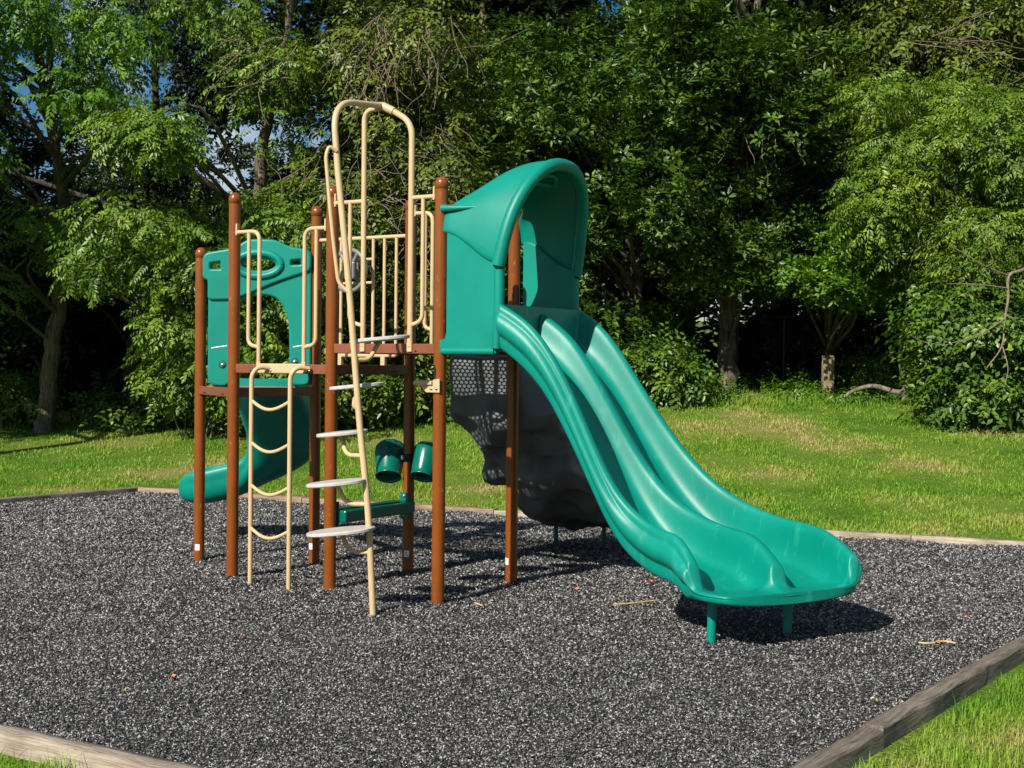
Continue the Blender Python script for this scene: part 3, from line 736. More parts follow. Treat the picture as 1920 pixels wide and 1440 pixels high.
# ================================================================== GROUND
def grid_sheet(name, xs, ys, zfun, mat):
    X, Y = np.meshgrid(xs, ys); Z = zfun(X, Y); V = np.stack([X.ravel(), Y.ravel(), Z.ravel()], 1)
    nx_, ny_ = len(xs), len(ys); I = (np.arange(ny_-1)[:, None]*nx_+np.arange(nx_-1)[None]).ravel()
    q = np.stack([I, I+1, I+nx_+1, I+nx_], 1)
    return fast_mesh(name, V, np.zeros((0, 3), int), mat, None, q, True)
xs = np.concatenate([np.linspace(-260, -34, 18), np.linspace(-32, 26, 117), np.linspace(30, 240, 16)])
ys = np.concatenate([np.linspace(-160, -14, 12), np.linspace(-12, 34, 93), np.linspace(37, 260, 18)])
tag(grid_sheet('lawn_ground', xs, ys, terrain, M_SOIL), 'gently rising lawn ground around the play area', 'ground', kind='structure')
# mulch bed corners (inner side of the timbers)
BL, BR, FR, FL = np.array((-6.30, 4.03)), np.array((4.726, 5.36)), np.array((4.023, -3.43)), np.array((-6.95, -3.735))
nu, nv2 = 150, 120; uu, vv_ = np.meshgrid(np.linspace(0, 1, nu), np.linspace(0, 1, nv2))
def bed_pt(u, v): return (FL*(1-u)[..., None]+FR*u[..., None])*(1-v)[..., None]+(BL*(1-u)[..., None]+BR*u[..., None])*v[..., None]
def mulch_z(x, y):
    h = .010+.010*np.sin(x*1.9+.5)*np.sin(y*1.6)+.007*np.sin(x*4.1+y*3.3)+.005*np.sin(x*7.7-y*6.1)
    for (a, b, r, d) in ((3.55, -.22, .42, .032), (-.42, -.55, .34, .022), (1.0, -.95, .34, .022), (-2.9, 1.2, .34, .022)):    # hollows kicked out at the exits
        q = ((x-a)**2+(y-b)**2)/(r*r); h = h-d*np.exp(-q)+d*.55*np.exp(-(np.sqrt(q)-1.5)**2*4)
    return h
PB = bed_pt(uu, vv_); Vb = np.stack([PB[..., 0].ravel(), PB[..., 1].ravel(), (mulch_z(PB[..., 0], PB[..., 1])).ravel()], 1)
I = (np.arange(nv2-1)[:, None]*nu+np.arange(nu-1)[None]).ravel()
tag(fast_mesh('mulch_bed', Vb, np.zeros((0, 3), int), M_MULCHB, None, np.stack([I, I+1, I+nu+1, I+nu], 1), True), 'black rubber mulch ground under the climber', 'ground', kind='structure')

def in_poly(P, poly):
    r = np.ones(len(P), bool); n = len(poly)
    for i in range(n):
        a, b = poly[i], poly[(i+1) % n]; e = b-a; r &= (e[0]*(P[:, 1]-a[1])-e[1]*(P[:, 0]-a[0])) >= 0
    return r
BED = [FL, FR, BR, BL]
def sample_view(n, d0, d1, l_half, power=1.0):
    """points on the ground in front of the camera, density falling with distance"""
    u = rng.random(n); d = d0*(d1/d0)**u if power == 1 else d0+(d1-d0)*u
    l = (rng.random(n)*2-1)*(d*l_half+.3)
    return CAM[None, :2]+FWD[None]*d[:, None]+RGT[None]*l[:, None], d
def rand_rot(n, tilt):
    a = rng.random(n)*2*PI; t = rng.normal(0, tilt, n); r = rng.random(n)*2*PI
    ex = np.stack([np.cos(a)*np.cos(t), np.sin(a)*np.cos(t), np.sin(t)], 1)
    up = np.tile([0, 0, 1.], (n, 1)); ey = np.cross(up, ex); ey /= np.linalg.norm(ey, axis=1)[:, None]; ez = np.cross(ex, ey)
    c, s = np.cos(r)[:, None], np.sin(r)[:, None]
    return ex, ey*c+ez*s, -ey*s+ez*c
# shredded rubber pieces
Pm, dm_ = sample_view(400000, 4.6, 17.5, .41)
extra = bed_pt(rng.random(30000), rng.random(30000)); Pm = np.concatenate([Pm, extra]); dm_ = np.concatenate([dm_, np.full(30000, 9.)])
k_ = in_poly(Pm, BED); Pm, dm_ = Pm[k_], dm_[k_]; n = len(Pm)
ex, ey, ez = rand_rot(n, .45)
scl = np.clip(dm_/8, .75, 1.6)
Lx = rng.uniform(.0075, .019, n)*scl; Wy = rng.uniform(.003, .0063, n)*scl
T = np.array([(-1, -.6, -.5), (1, 0, -.3), (-.2, 1, -.2), (.1, .1, 1)])
cz = mulch_z(Pm[:, 0], Pm[:, 1])+rng.uniform(0, .014, n)
C3 = np.concatenate([Pm, cz[:, None]], 1)
V = C3[:, None]+T[None, :, :1]*(ex*Lx[:, None])[:, None]+T[None, :, 1:2]*(ey*Wy[:, None]*1.3)[:, None]+T[None, :, 2:]*(ez*Wy[:, None])[:, None]
F4 = np.array([(0, 2, 1), (0, 1, 3), (1, 2, 3), (2, 0, 3)])
tr = (np.arange(n)[:, None, None]*4+F4[None]).reshape(-1, 3)
tag(fast_mesh('rubber_mulch', V.reshape(-1, 3), tr, M_MULCH), 'loose shredded black rubber mulch filling the timber framed play area', 'mulch', kind='stuff')

# grass
def blades(name, P, Hh, Ww, label, cat='grass'):
    n = len(P); z0 = terrain(P[:, 0], P[:, 1]); a = rng.random(n)*2*PI; lean = rng.normal(0, .62, n)
    side = np.stack([np.cos(a), np.sin(a), np.zeros(n)], 1); fw_ = np.stack([-np.sin(a), np.cos(a), np.zeros(n)], 1)
    b = np.concatenate([P, z0[:, None]-.005], 1); up = np.array([0, 0, 1.])
    m1 = b+up*(Hh*.55)[:, None]+fw_*(Hh*lean*.35)[:, None]; tp = b+up*(Hh*(1-.25*np.abs(lean)))[:, None]+fw_*(Hh*lean*1.1)[:, None]
    w = (side*(Ww/2)[:, None])
    V = np.stack([b-w, b+w, m1-w*.8, m1+w*.8, tp], 1).reshape(-1, 3); o = np.arange(n)[:, None]*5
    tr = (o+np.array([[2, 3, 4]])); qd = (o+np.array([[0, 1, 3, 2]]))
    return tag(fast_mesh(name, V, tr, M_GRASS, None, qd), label, cat, kind='stuff')
TB = [FL+(-.13, -.13), FR+(.13, -.13), BR+(.13, .13), BL+(-.13, .13)]
TBg = [FL+(-.16, -.15), FR+(.17, -.15), BR+(.13, .13), BL+(-.13, .13)]
Pg, dg_ = sample_view(440000, 10.5, 28, .58)
rel = Pg-CAM[:2]; keep = ~in_poly(Pg, TB); 
clump = np.sin(Pg[:, 0]*2.3+1)*np.sin(Pg[:, 1]*2.9)+.6*np.sin(Pg[:, 0]*5.1+Pg[:, 1]*4.3)
keep &= rng.random(len(Pg)) < np.clip(.62+.33*clump, .15, 1)
Pg, dg_, clump = Pg[keep], dg_[keep], clump[keep]; n = len(Pg)
tall = rng.random(n) < .04
Hh = rng.uniform(.022, .056, n)*(1+.35*np.clip(clump, -1, 1))*np.where(tall, 1.7, 1)*np.interp(dg_, [11, 18, 25], [1., 1.0, 1.15])
blades('lawn_grass', Pg, Hh, rng.uniform(.006, .012, n)*np.interp(dg_, [11, 25], [.9, 1.35]), 'sunlit mown lawn grass rising behind the play area')
Pn, dn = sample_view(240000, 4.2, 11, .70); keep = ~in_poly(Pn, TBg); Pn = Pn[keep]; n = len(Pn)
dz = rng.random(n)
cn = np.sin(Pn[:, 0]*6.1+1)*np.sin(Pn[:, 1]*5.3)+.7*np.sin(Pn[:, 0]*13+Pn[:, 1]*9)
blades('lawn_grass', Pn, rng.uniform(.022, .066, n)*(1+.5*np.clip(cn, -1, 1))*np.where(dz < .06, 1.6, 1), rng.uniform(.0030, .0062, n), 'long green and straw grass blades along the near timber edging')
# tall weeds under the tree line on the right
wp = np.concatenate([np.array([at(px, 735, d)[:2] for px, d in zip(rng.uniform(1290, 1720, 12000), rng.uniform(22.3, 25.3, 12000))]), np.array([at(px, 735, d)[:2] for px, d in zip(rng.uniform(560, 1290, 3500), rng.uniform(22.5, 24.5, 3500))])]); n = len(wp)
blades('tall_weeds', wp, rng.uniform(.03, .15, n)*np.where(rng.random(n) < .08, 1.9, 1), rng.uniform(.008, .018, n), 'tall uncut weeds at the foot of the tree line', 'weeds')

WEED_SPOTS = np.array([(*at(px, 735, d)[:2],) for px, d in zip(rng.uniform(1290, 1720, 90), rng.uniform(22.6, 25.3, 90))])
# ------------------------------------------------------------------ timbers
def timber(a, b, mat, label, w=.14, zt=.075, zb=-.09, lift=0):
    a, b = np.array(a), np.array(b); e = b-a; L = np.linalg.norm(e); ang = math.atan2(e[1], e[0])
    seg = max(8, int(L/.12)); mb = MB(); ring = []
    r_ = np.random.default_rng(abs(hash(label)) % 1000 if False else int(abs(a[0]*37+a[1]*91)*10) % 9973)
    prof = [(-.5, 0), (-.5, .90), (-.46, .985), (-.2, 1.0), (.2, 1.0), (.46, .985), (.5, .90), (.5, 0)]
    for i in range(seg+1):
        x = L*i/seg; j = r_.normal(0, .003, (8, 2))
        ring.append([(x, y*w+j[q][0], zb+(zt-zb)*z_+j[q][1]*(1 if z_ > 0 else 0)+lift) for q, (y, z_) in enumerate(prof)])
    V = [q for r in ring for q in r]
    mb.add(V, [(i*8+k, i*8+k+1, (i+1)*8+k+1, (i+1)*8+k) for i in range(seg) for k in range(7)], True)
    mb.add(ring[0], [tuple(range(8))[::-1]], False); mb.add(ring[-1], [tuple(range(8))], False)
    o = mb.build('edging_timber', mat); o.location = (a[0], a[1], float(max(terrain(*a), -.01))*0); o.rotation_euler = (0, 0, ang)
    return tag(o, label, 'timber', 'timbers edging the mulch')
def line(a, b, cuts, out):
    a, b = np.array(a), np.array(b); e = (b-a)/np.linalg.norm(b-a); L = np.linalg.norm(b-a); n = np.array((e[1], -e[0]))*out
    return [(a+e*c0+n*.056, a+e*(c1-.008)+n*.056) for c0, c1 in zip(cuts[:-1], cuts[1:])]
Lb = np.linalg.norm(BR-BL)
for i, (q, lb, mt, zt) in enumerate(zip(line(BL, BR, [0, 2.35, 4.75, 7.1, 9.0, Lb+.14], -1), [
        'reddish back edging timber starting at the far left corner of the mulch', 'weathered back edging timber seen between the ladder and the step pole',
        'pale back edging timber behind the climbing wall', 'pale back edging timber hidden mostly behind the double slide', 'pale back edging timber running right from the double slide end'],
        [M_WOODR, M_WOODR, M_WOODP, M_WOODP, M_WOODP], (.07, .065, .06, .06, .065))):
    timber(*q, mt, lb, .11, zt)
for q, lb in zip(line(FL, BL, [5.2, 6.6, np.linalg.norm(BL-FL)+.12], -1), ['dark far left edging timber running out of the picture', 'dark short edging timber meeting the far left corner']): timber(*q, M_WOODD, lb, .11, .07)
Lf = np.linalg.norm(FR-FL)
for q, lb in zip(line(FL, FR, [5.6, 7.6, 10.0, Lf+.14], 1), ['pale near edging timber lying beyond the left picture edge', 'pale weathered near edging timber with knots at the bottom left', 'pale near edging timber leading to the near right corner']): timber(*q, M_WOODP, lb, .105, .044)
Lr = np.linalg.norm(BR-FR)
for i, (q, lb) in enumerate(zip(line(FR, BR, [0.0, 1.95, 4.35, 6.6, Lr], 1), ['grey cracked edging timber below the joint at bottom right', 'dark grained edging timber above the joint at lower right', 'dark edging timber continuing right of the slide shadow', 'dark edging timber meeting the far right corner'])):
    timber(*q, M_WOODD, lb, .100, .040, lift=(.0, .012, .0, 0)[i])

# ------------------------------------------------------------------ fallen leaves and twigs on the mulch
def ground_at(px, py):
    v = AX_F+AX_R*(px-960)/F_PX-AX_U*(py-720)/F_PX; t = -(CAM[2]-.02)/v[2]; return CAM+v*t
def fallen(px, py, size, mat, label):
    size *= .75; c = ground_at(px, py); a = rng.random()*6.28; mb = MB(); out = []; ks = 10
    for i in range(ks):
        t = 2*PI*i/ks; r = size*(1 if i % 2 == 0 else .55)*(1+.35*math.cos(t))
        out.append((c[0]+r*math.cos(t+a), c[1]+r*math.sin(t+a), c[2]+.010+.018*abs(math.sin(t*1.5+a))))
    mb.add([(c[0], c[1], c[2]+.012)]+out, [(0, i+1, (i+1) % ks+1) for i in range(ks)], False)
    o = mb.build('fallen_leaf', mat); return tag(o, label, 'leaf', 'dry leaves fallen on the mulch')
for a in ((1077, 1108, .045, M_FALL, 'orange dry leaf on the mulch right of the hooded back post'), (1222, 1095, .03, M_FALL, 'red dry leaf on the mulch beside the slide exit shadow'),
          (320, 1275, .026, M_FALL, 'orange dry leaf alone on the open mulch at left'), (232, 1301, .016, M_FALLP, 'tiny pale leaf near the orange leaf at left'),
          (1812, 1163, .03, M_FALL, 'orange dry leaf near the right picture edge above the twig'), (1760, 1211, .034, M_FALL, 'orange dry leaf caught on the pale twig'),
          (386, 1081, .024, M_FALL, 'red dry leaf by the foot of the front left post'), (410, 957, .03, M_FALL, 'red dry leaf under the curved slide exit'),
          (1640, 1318, .026, M_FALLP, 'tan dry leaf above the dark timber joint'),
          (458, 1198, .018, M_FALL, 'small orange leaf between the ladder feet and left orange leaf')): fallen(*a)
def twig(pts, r, label, mat=M_FALLP):
    mb = MB(); tube(mb, spline([ground_at(*q)+np.array((0, 0, .018)) for q in pts], 5), r, 6); return tag(mb.build('twig', mat), label, 'twig')
twig([(1722, 1211), (1745, 1212), (1770, 1208), (1792, 1212)], .006, 'pale curved twig on the mulch right of the slide')
twig([(1150, 1138), (1185, 1136), (1235, 1130)], .005, 'thin straw stem on the mulch left of the slide exit')
twig([(1700-1340+530, 1135), (905, 1141)], .005, 'short pale twig on the mulch right of the front right post')

# ================================================================== TREES
def leaf_kite(L, W, fold=.18): return np.array([(0, 0, 0), (L*.42, -W/2, fold*W), (L, 0, -.05*L), (L*.42, W/2, fold*W)])
def rotm(az, el, roll=0):
    ca, sa, ce, se, cr, sr = math.cos(az), math.sin(az), math.cos(el), math.sin(el), math.cos(roll), math.sin(roll)
    ex = np.array((ca*ce, sa*ce, se)); ey = np.array((-sa, ca, 0)); ez = np.cross(ex, ey)
    return np.stack([ex, ey*cr+ez*sr, -ey*sr+ez*cr])
def spray_pinnate(L=.34, n=7, ll=.092, lw=.036):
    out = []
    for i in range(n):
        x = L*(.18+.82*i/(n-1)); dz = -.28*(x/L)**2*L
        for s in (-1, 1):
            out.append(leaf_kite(ll*(1-.25*abs(i/(n-1)-.45)), lw) @ rotm(s*math.radians(58), -.55, s*.3)+np.array((x, 0, dz)))
    out.append(leaf_kite(ll, lw) @ rotm(0, -.5)+np.array((L, 0, -.28*L))); return np.array(out)
def spray_rosette(n=8, ll=.13, lw=.052):
    out = []
    for i in range(n):
        a = 2*PI*i/n*1.618; out.append(leaf_kite(ll*(.8+.35*((i*7) % 5)/5), lw) @ rotm(a, .15-.5*((i*3) % 4)/4+.25, .3*math.sin(i))+np.array((.03*math.cos(a)+.05, .03*math.sin(a), 0)))
    return np.array(out)
def spray_alt(n=9, L=.34, ll=.085, lw=.042):
    out = []
    for i in range(n):
        s = 1 if i % 2 else -1; x = L*i/(n-1); out.append(leaf_kite(ll, lw) @ rotm(s*1.0, -.35+.2*math.sin(i*2.1), s*.4)+np.array((x, 0, -.2*x*x/L)))
    return np.array(out)
SPRAYS = {'pinnate': spray_pinnate(), 'rosette': spray_rosette(), 'alt': spray_alt(), 'fine': spray_pinnate(.26, 6, .075, .024), 'big': spray_rosette(6, .22, .10)}

def crown_mesh(clumps, kind, per, droop=.25, size=1.0, shell=.5):
    """clumps: (n,4) x,y,z,R ; returns verts, tris of leaf sprays"""
    if len(clumps) == 0: return np.zeros((3, 3)), np.array([[0, 1, 2]])
    T = SPRAYS[kind]; nl = len(T); cl = np.repeat(clumps, int(per*1.18), axis=0); n = len(cl)
    d = rng.normal(0, 1, (n, 3)); d[:, 2] = d[:, 2]*.85+.12; d /= np.linalg.norm(d, axis=1)[:, None]
    rr = cl[:, 3]*(shell+(1-shell)*rng.random(n)**.5)
    pos = cl[:, :3]+d*rr[:, None]*np.array((1, 1, .78))
    ex = d*.9+rng.normal(0, .45, (n, 3)); ex[:, 2] = ex[:, 2]*.5-droop; ex /= np.linalg.norm(ex, axis=1)[:, None]
    up = np.array([0, 0, .75])+d*np.array((.85, .85, .3))+rng.normal(0, .32, (n, 3)); ey = np.cross(up, ex); ey /= np.linalg.norm(ey, axis=1)[:, None]; ez = np.cross(ex, ey)
    s = size*rng.uniform(.65, 1.3, n)
    B = np.stack([ex, ey, ez], 1)*s[:, None, None]            # (n,3,3) rows
    V = pos[:, None, None]+np.einsum('lvk,nkc->nlvc', T, B)
    V = V+rng.normal(0, .012, (n, nl, 1, 3))
    V = V.reshape(-1, 3); q = np.arange(n*nl)[:, None]*4
    tr = np.concatenate([q+np.array([[0, 1, 2]]), q+np.array([[0, 2, 3]])]); return V, tr
# places where the photograph shows bark, stone, shade or sky between the leaves: (px0, px1, py0, py1, farthest depth)
CLEAR = [(1338, 1392, 590, 735, 24.4), (1178, 1214, 466, 556, 24.5), (1530, 1580, 610, 728, 24.8), (62, 112, 590, 800, 23.6), (228, 268, 585, 735, 26.4), (468, 508, 296, 352, 22.6),
         (1580, 1725, 695, 755, 24.0), (258, 284, 120, 185, 40), (5, 40, 235, 305, 40), (85, 135, 235, 270, 40), (375, 440, 225, 285, 40), (572, 606, 190, 240, 40), (560, 596, 5, 55, 40), (935, 972, -10, 16, 40), (45, 70, 110, 150, 40),
         (120, 265, 540, 715, 22.8), (300, 420, 300, 375, 24), (1395, 1530, 590, 690, 25)]
def clear_of(q, R):
    v = np.asarray(q)-CAM; d = v[0]*FWD[0]+v[1]*FWD[1]; z = v @ AX_F; px = 960+F_PX*(v @ AX_R)/z; py = 720-F_PX*(v @ AX_U)/z; r = R*F_PX/d*.8
    return not any(a-r*k < px < b+r*k and c-r*k*.8 < py < e+r*k*.8 and d < dm for a, b, c, e, dm in CLEAR for k in ((1.05 if dm == 40 else 1),))
def box_clumps(spec):
    """spec: list of (px0,px1,py0,py1,d0,d1,n,R)"""
    out = []
    for q_ in spec:
        if q_[0] == 'w':
            _w, a, b, c, d, e, f, n, R = q_
            for _ in range(n): out.append((rng.uniform(a, b), rng.uniform(c, d), rng.uniform(e, f), R*rng.uniform(.7, 1.25)))
            continue
        a, b, c, d, e, f, n, R = q_
        for _ in range(n):
            dd = rng.uniform(e, f); q = at(rng.uniform(a, b), rng.uniform(c, d), dd); out.append((*q, R*rng.uniform(.7, 1.25)))
    out = np.array([q for q in out if clear_of(q[:3], q[3])] or out[:2]); g = terrain(out[:, 0], out[:, 1]); out[:, 2] = np.maximum(out[:, 2], g+.25*out[:, 3]); return out
def limb_paths(trunk, clumps, frac=.6, r0=.05):
    """limbs from the trunk polyline to clump centres"""
    mb = MB(); tr = [np.array(q) for q in trunk]
    for c in clumps:
        if rng.random() > frac: continue
        t = np.array(c[:3]); cand = [q for q in tr if q[2] < t[2]-.2] or [tr[0]]
        base = min(cand, key=lambda q: np.linalg.norm(q-t)+.6*abs(q[2]-t[2]+1.2)); L = np.linalg.norm(t-base)
        mid = (base+t)/2+rng.normal(0, .10*L, 3)+np.array((0, 0, .10*L))
        pts = spline([base, mid, t], 4); r = min(.02+.012*L, r0)
        tube(mb, pts, list(np.linspace(r, .006, len(pts))), 5, False)
    return mb
def tree(name, cat, label, trunk, tr_r, spec, leaf, mat, per=30, droop=.25, size=1., shell=.5, frac=.5, group=None, twigs=None, bark=M_BARK, ground=True):
    global rng
    rng = np.random.default_rng(zlib.crc32(label.encode()))
    pts = [at(*q) for q in trunk]
    g = float(terrain(pts[0][0], pts[0][1])); pts[0][2] = g-.08
    root = thing(name, (pts[0][0], pts[0][1], g), label, cat, group)
    cl = box_clumps(spec)
    ps = spline(pts, 6); ps = [q+rng.normal(0, .02, 3)*(i > 2) for i, q in enumerate(ps)]
    rs_ = np.interp(np.linspace(0, 1, len(ps)), [0, .06, .3, 1], [tr_r*1.3, tr_r, tr_r*.85, tr_r*.25])
    mb = MB(); tube(mb, ps, list(rs_), 14); tk = mb.build('trunk', bark, root)
    lm = limb_paths(ps[3:], cl, frac, tr_r*.45)
    if lm.v: lm.build('limbs', bark, tk)
    V, T_ = crown_mesh(cl, leaf, per, droop, size, shell)
    fast_mesh('crown', V, T_, mat, root)
    if twigs is not None:
        tw = MB()
        for (x0, x1, y0, y1, d, n, ln, dirn) in twigs:
            for _ in range(n):
                a = at(rng.uniform(x0, x1), rng.uniform(y0, y1), d+rng.uniform(-.35, .35)); v = np.array(dirn, float)+rng.normal(0, .5, 3); v /= np.linalg.norm(v)
                L = ln*rng.uniform(.5, 1.3); P_ = [a]; 
                for _k in range(4): v = v+rng.normal(0, .28, 3)+np.array((0, 0, -.06)); v /= np.linalg.norm(v); P_.append(P_[-1]+v*L/4)
                tube(tw, spline(P_, 3), list(np.linspace(.0085, .003, 13)), 4, False)
        tag(tw.build('bare_twigs', M_TWIG, root), kind='stuff')
    return root

tree('leaning_tree', 'tree', 'tree at far left whose pale lower trunk leans right above the lawn',
     [(82, 797, 23.4), (88, 740, 23.4), (100, 640, 23.4), (118, 480, 23.4), (112, 330, 23.4), (90, 200, 23.4), (70, 60, 23.3), (60, -300, 23.2)], .165,
     [(-160, 40, 10, 330, 20.2, 23.5, 24, .62), (20, 250, 15, 190, 19.6, 23, 34, .58), (40, 200, 170, 330, 20.5, 23, 12, .5), (-220, 240, -420, 20, 20.5, 26, 28, .8), (-150, 10, 360, 640, 21, 24, 7, .5), (30, 110, 390, 470, 21, 22, 2, .35)], 'pinnate', L_FRESH, 44, .3)
tree('woodland_tree', 'tree', 'shaded grey trunk tree standing in the dark between left trunk and ladder',
     [(240, 735, 26.5), (247, 690, 26.5), (258, 600, 26.5), (285, 440, 26.5), (290, 200, 26.5), (285, -250, 26.5)], .17,
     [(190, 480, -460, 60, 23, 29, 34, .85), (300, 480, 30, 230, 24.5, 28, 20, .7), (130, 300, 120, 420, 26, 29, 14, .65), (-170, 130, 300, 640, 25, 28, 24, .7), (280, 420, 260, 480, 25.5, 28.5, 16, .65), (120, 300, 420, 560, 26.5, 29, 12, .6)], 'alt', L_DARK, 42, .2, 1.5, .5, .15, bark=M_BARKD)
tree('walnut_tree', 'tree', 'walnut tree with drooping sunlit leaf fronds behind the ladder side of the climber',
     [(478, 772, 22.2), (480, 700, 22.2), (486, 560, 22.2), (487, 330, 22.2), (508, 200, 22.3), (545, 20, 22.4), (575, -250, 22.5)], .15,
     [(150, 330, 480, 650, 19.6, 22, 22, .48), (200, 600, 385, 520, 19.4, 22, 36, .52), (290, 600, 520, 720, 19.8, 22.4, 30, .55), (400, 600, 290, 400, 20, 22.5, 14, .5), (180, 330, 225, 285, 19.3, 20.4, 11, .40), (300, 430, 270, 330, 19.6, 21, 5, .4),
      (440, 610, 30, 200, 21, 23.5, 26, .5), (470, 570, 200, 330, 21.2, 23, 7, .45), (380, 640, -350, 40, 21, 24, 18, .7)], 'pinnate', L_WALNUT, 46, .34, 1., .5, .55,
     twigs=[(420, 560, 70, 170, 20.8, 30, .8, (-.8, -.3, -.3)), (480, 600, 330, 420, 20, 12, .8, (.5, .2, .1))])
tree('vine_covered_tree', 'tree', 'tree draped in brown hanging vine stems behind the tall beige arch',
     [(712, 758, 23.4), (705, 600, 23.4), (695, 400, 23.4), (690, 200, 23.4), (705, 0, 23.4), (710, -280, 23.4)], .16,
     [(590, 830, 15, 190, 21.2, 24, 32, .52), (600, 860, 180, 340, 20.8, 23.6, 22, .52), (590, 860, 340, 560, 21.2, 23.8, 22, .52), (600, 860, 540, 740, 21.4, 24, 22, .5), (560, 880, -380, 30, 21.5, 25, 22, .75)], 'alt', L_VINE, 44, .35, 1.15, .45, .6,
     twigs=[(690, 860, 15, 130, 20.9, 44, 1.1, (0, -.1, -1)), (660, 860, 230, 470, 20.7, 70, .8, (.3, 0, -.3)), (640, 720, 40, 200, 21, 30, .9, (0, 0, -1))], bark=M_BARK)
tree('yellow_green_tree', 'tree', 'yellow green tree in the gap right of the vine covered tree',
     [(905, 742, 25.6), (905, 500, 25.6), (900, 250, 25.6), (905, 60, 25.6), (905, -60, 25.6)], .14,
     [(840, 975, 75, 260, 24.4, 26, 20, .55), (830, 1000, 260, 500, 24.4, 26, 14, .6), (830, 1000, 480, 720, 24.4, 26.4, 12, .6)], 'fine', L_YELL, 60, .3, 1.15)
tree('oak_tree', 'tree', 'dense oak rising directly behind the green slide hood',
     [(1196, 748, 24.4), (1196, 640, 24.4), (1194, 500, 24.4), (1190, 300, 24.4), (1180, 60, 24.4), (1170, -250, 24.4)], .18,
     [(950, 1260, 30, 200, 21.6, 24.6, 30, .60), (900, 1260, 190, 380, 21.2, 24.2, 32, .58), (860, 1270, 370, 480, 21.6, 24, 20, .55), (860, 1180, 470, 740, 21.8, 24.4, 24, .55), (1190, 1275, 560, 730, 23.4, 24.8, 12, .40), (930, 1250, -420, 40, 22, 26, 26, .8)], 'rosette', L_OAK, 52, .15, 1.0, .45, .4)
tree('oak_tree', 'tree', 'oak with thick furrowed sunlit lower trunk left of the stone post',
     [(1364, 728, 24.2), (1364, 690, 24.2), (1362, 600, 24.2), (1372, 450, 24.2), (1392, 250, 24.2), (1420, 60, 24.2), (1430, -250, 24.2)], .185,
     [(1240, 1560, 20, 130, 21.4, 24.4, 28, .58), (1230, 1560, 120, 260, 21.6, 24.4, 34, .52), (1230, 1330, 240, 420, 22, 24, 9, .48), (1230, 1480, 390, 545, 22.5, 24.2, 22, .44), (1280, 1345, 540, 620, 23.2, 24.2, 5, .3), (1390, 1450, 540, 600, 23.2, 24.4, 4, .3), (1340, 1580, 250, 420, 22.6, 25, 20, .45), (1220, 1580, -420, 30, 22, 26, 28, .8)], 'rosette', L_OAK, 52, .12, 1.0, .45, .5,
     twigs=[(1370, 1470, 200, 260, 22.2, 6, 1.1, (.2, 0, -1)), (1290, 1340, 330, 400, 22.2, 10, .6, (-.5, 0, -.4))])
tree('young_tree', 'tree', 'bright low spreading tree whose branches overhang the stone post',
     [(1556, 722, 24.6), (1556, 640, 24.6), (1552, 540, 24.2), (1580, 470, 23.8), (1600, 400, 23.6)], .09,
     [(1490, 1640, 480, 575, 21.6, 23.4, 16, .40), (1560, 1760, 420, 560, 21, 23.2, 22, .42), (1580, 1700, 400, 450, 20.8, 22, 5, .36), (1480, 1560, 590, 660, 21.4, 22.6, 4, .26)], 'rosette', L_FRESH, 46, .12, .95, .4, .7)
tree('light_green_tree', 'tree', 'light green tree with feathery foliage at the right behind the bushes',
     [(1745, 748, 23.2), (1748, 640, 23.2), (1760, 480, 23.2), (1750, 300, 23.2), (1740, 170, 23.2)], .12,
     [(1630, 1800, 160, 290, 20.4, 22.6, 18, .46), (1610, 1800, 280, 420, 20.2, 22.4, 20, .48), (1790, 1990, 190, 420, 19.8, 22.4, 26, .52), (1790, 2000, 390, 580, 19.8, 22.4, 26, .48), (1680, 1800, 400, 520, 20.6, 22.4, 10, .42)], 'fine', L_YELL, 80, .28, 1.15, .45, .5,
     twigs=[(1740, 1850, 320, 480, 20.6, 18, .6, (.4, 0, -.3))])
tree('tall_right_tree', 'tree', 'tall yellowish tree with crooked pale branches at the upper right corner',
     [(1860, 742, 25.6), (1850, 560, 25.6), (1810, 380, 25.4), (1730, 200, 24.6), (1700, 60, 24), (1690, -250, 24)], .17,
     [(1660, 1990, 10, 70, 22, 24.6, 16, .5), (1740, 2000, 70, 170, 22.4, 25, 14, .5), (1780, 2020, 140, 260, 23, 25.4, 10, .55), (1590, 2050, -420, 15, 22, 26.5, 30, .85), (1590, 1680, 30, 120, 23, 25, 6, .45)], 'alt', L_VINE, 46, .3, 1.3, .45, .5,
     twigs=[(1700, 1850, 60, 100, 21.6, 14, 1.3, (.9, .5, -.05)), (1780, 1860, 120, 200, 21.8, 16, .7, (.4, 0, -.5))])

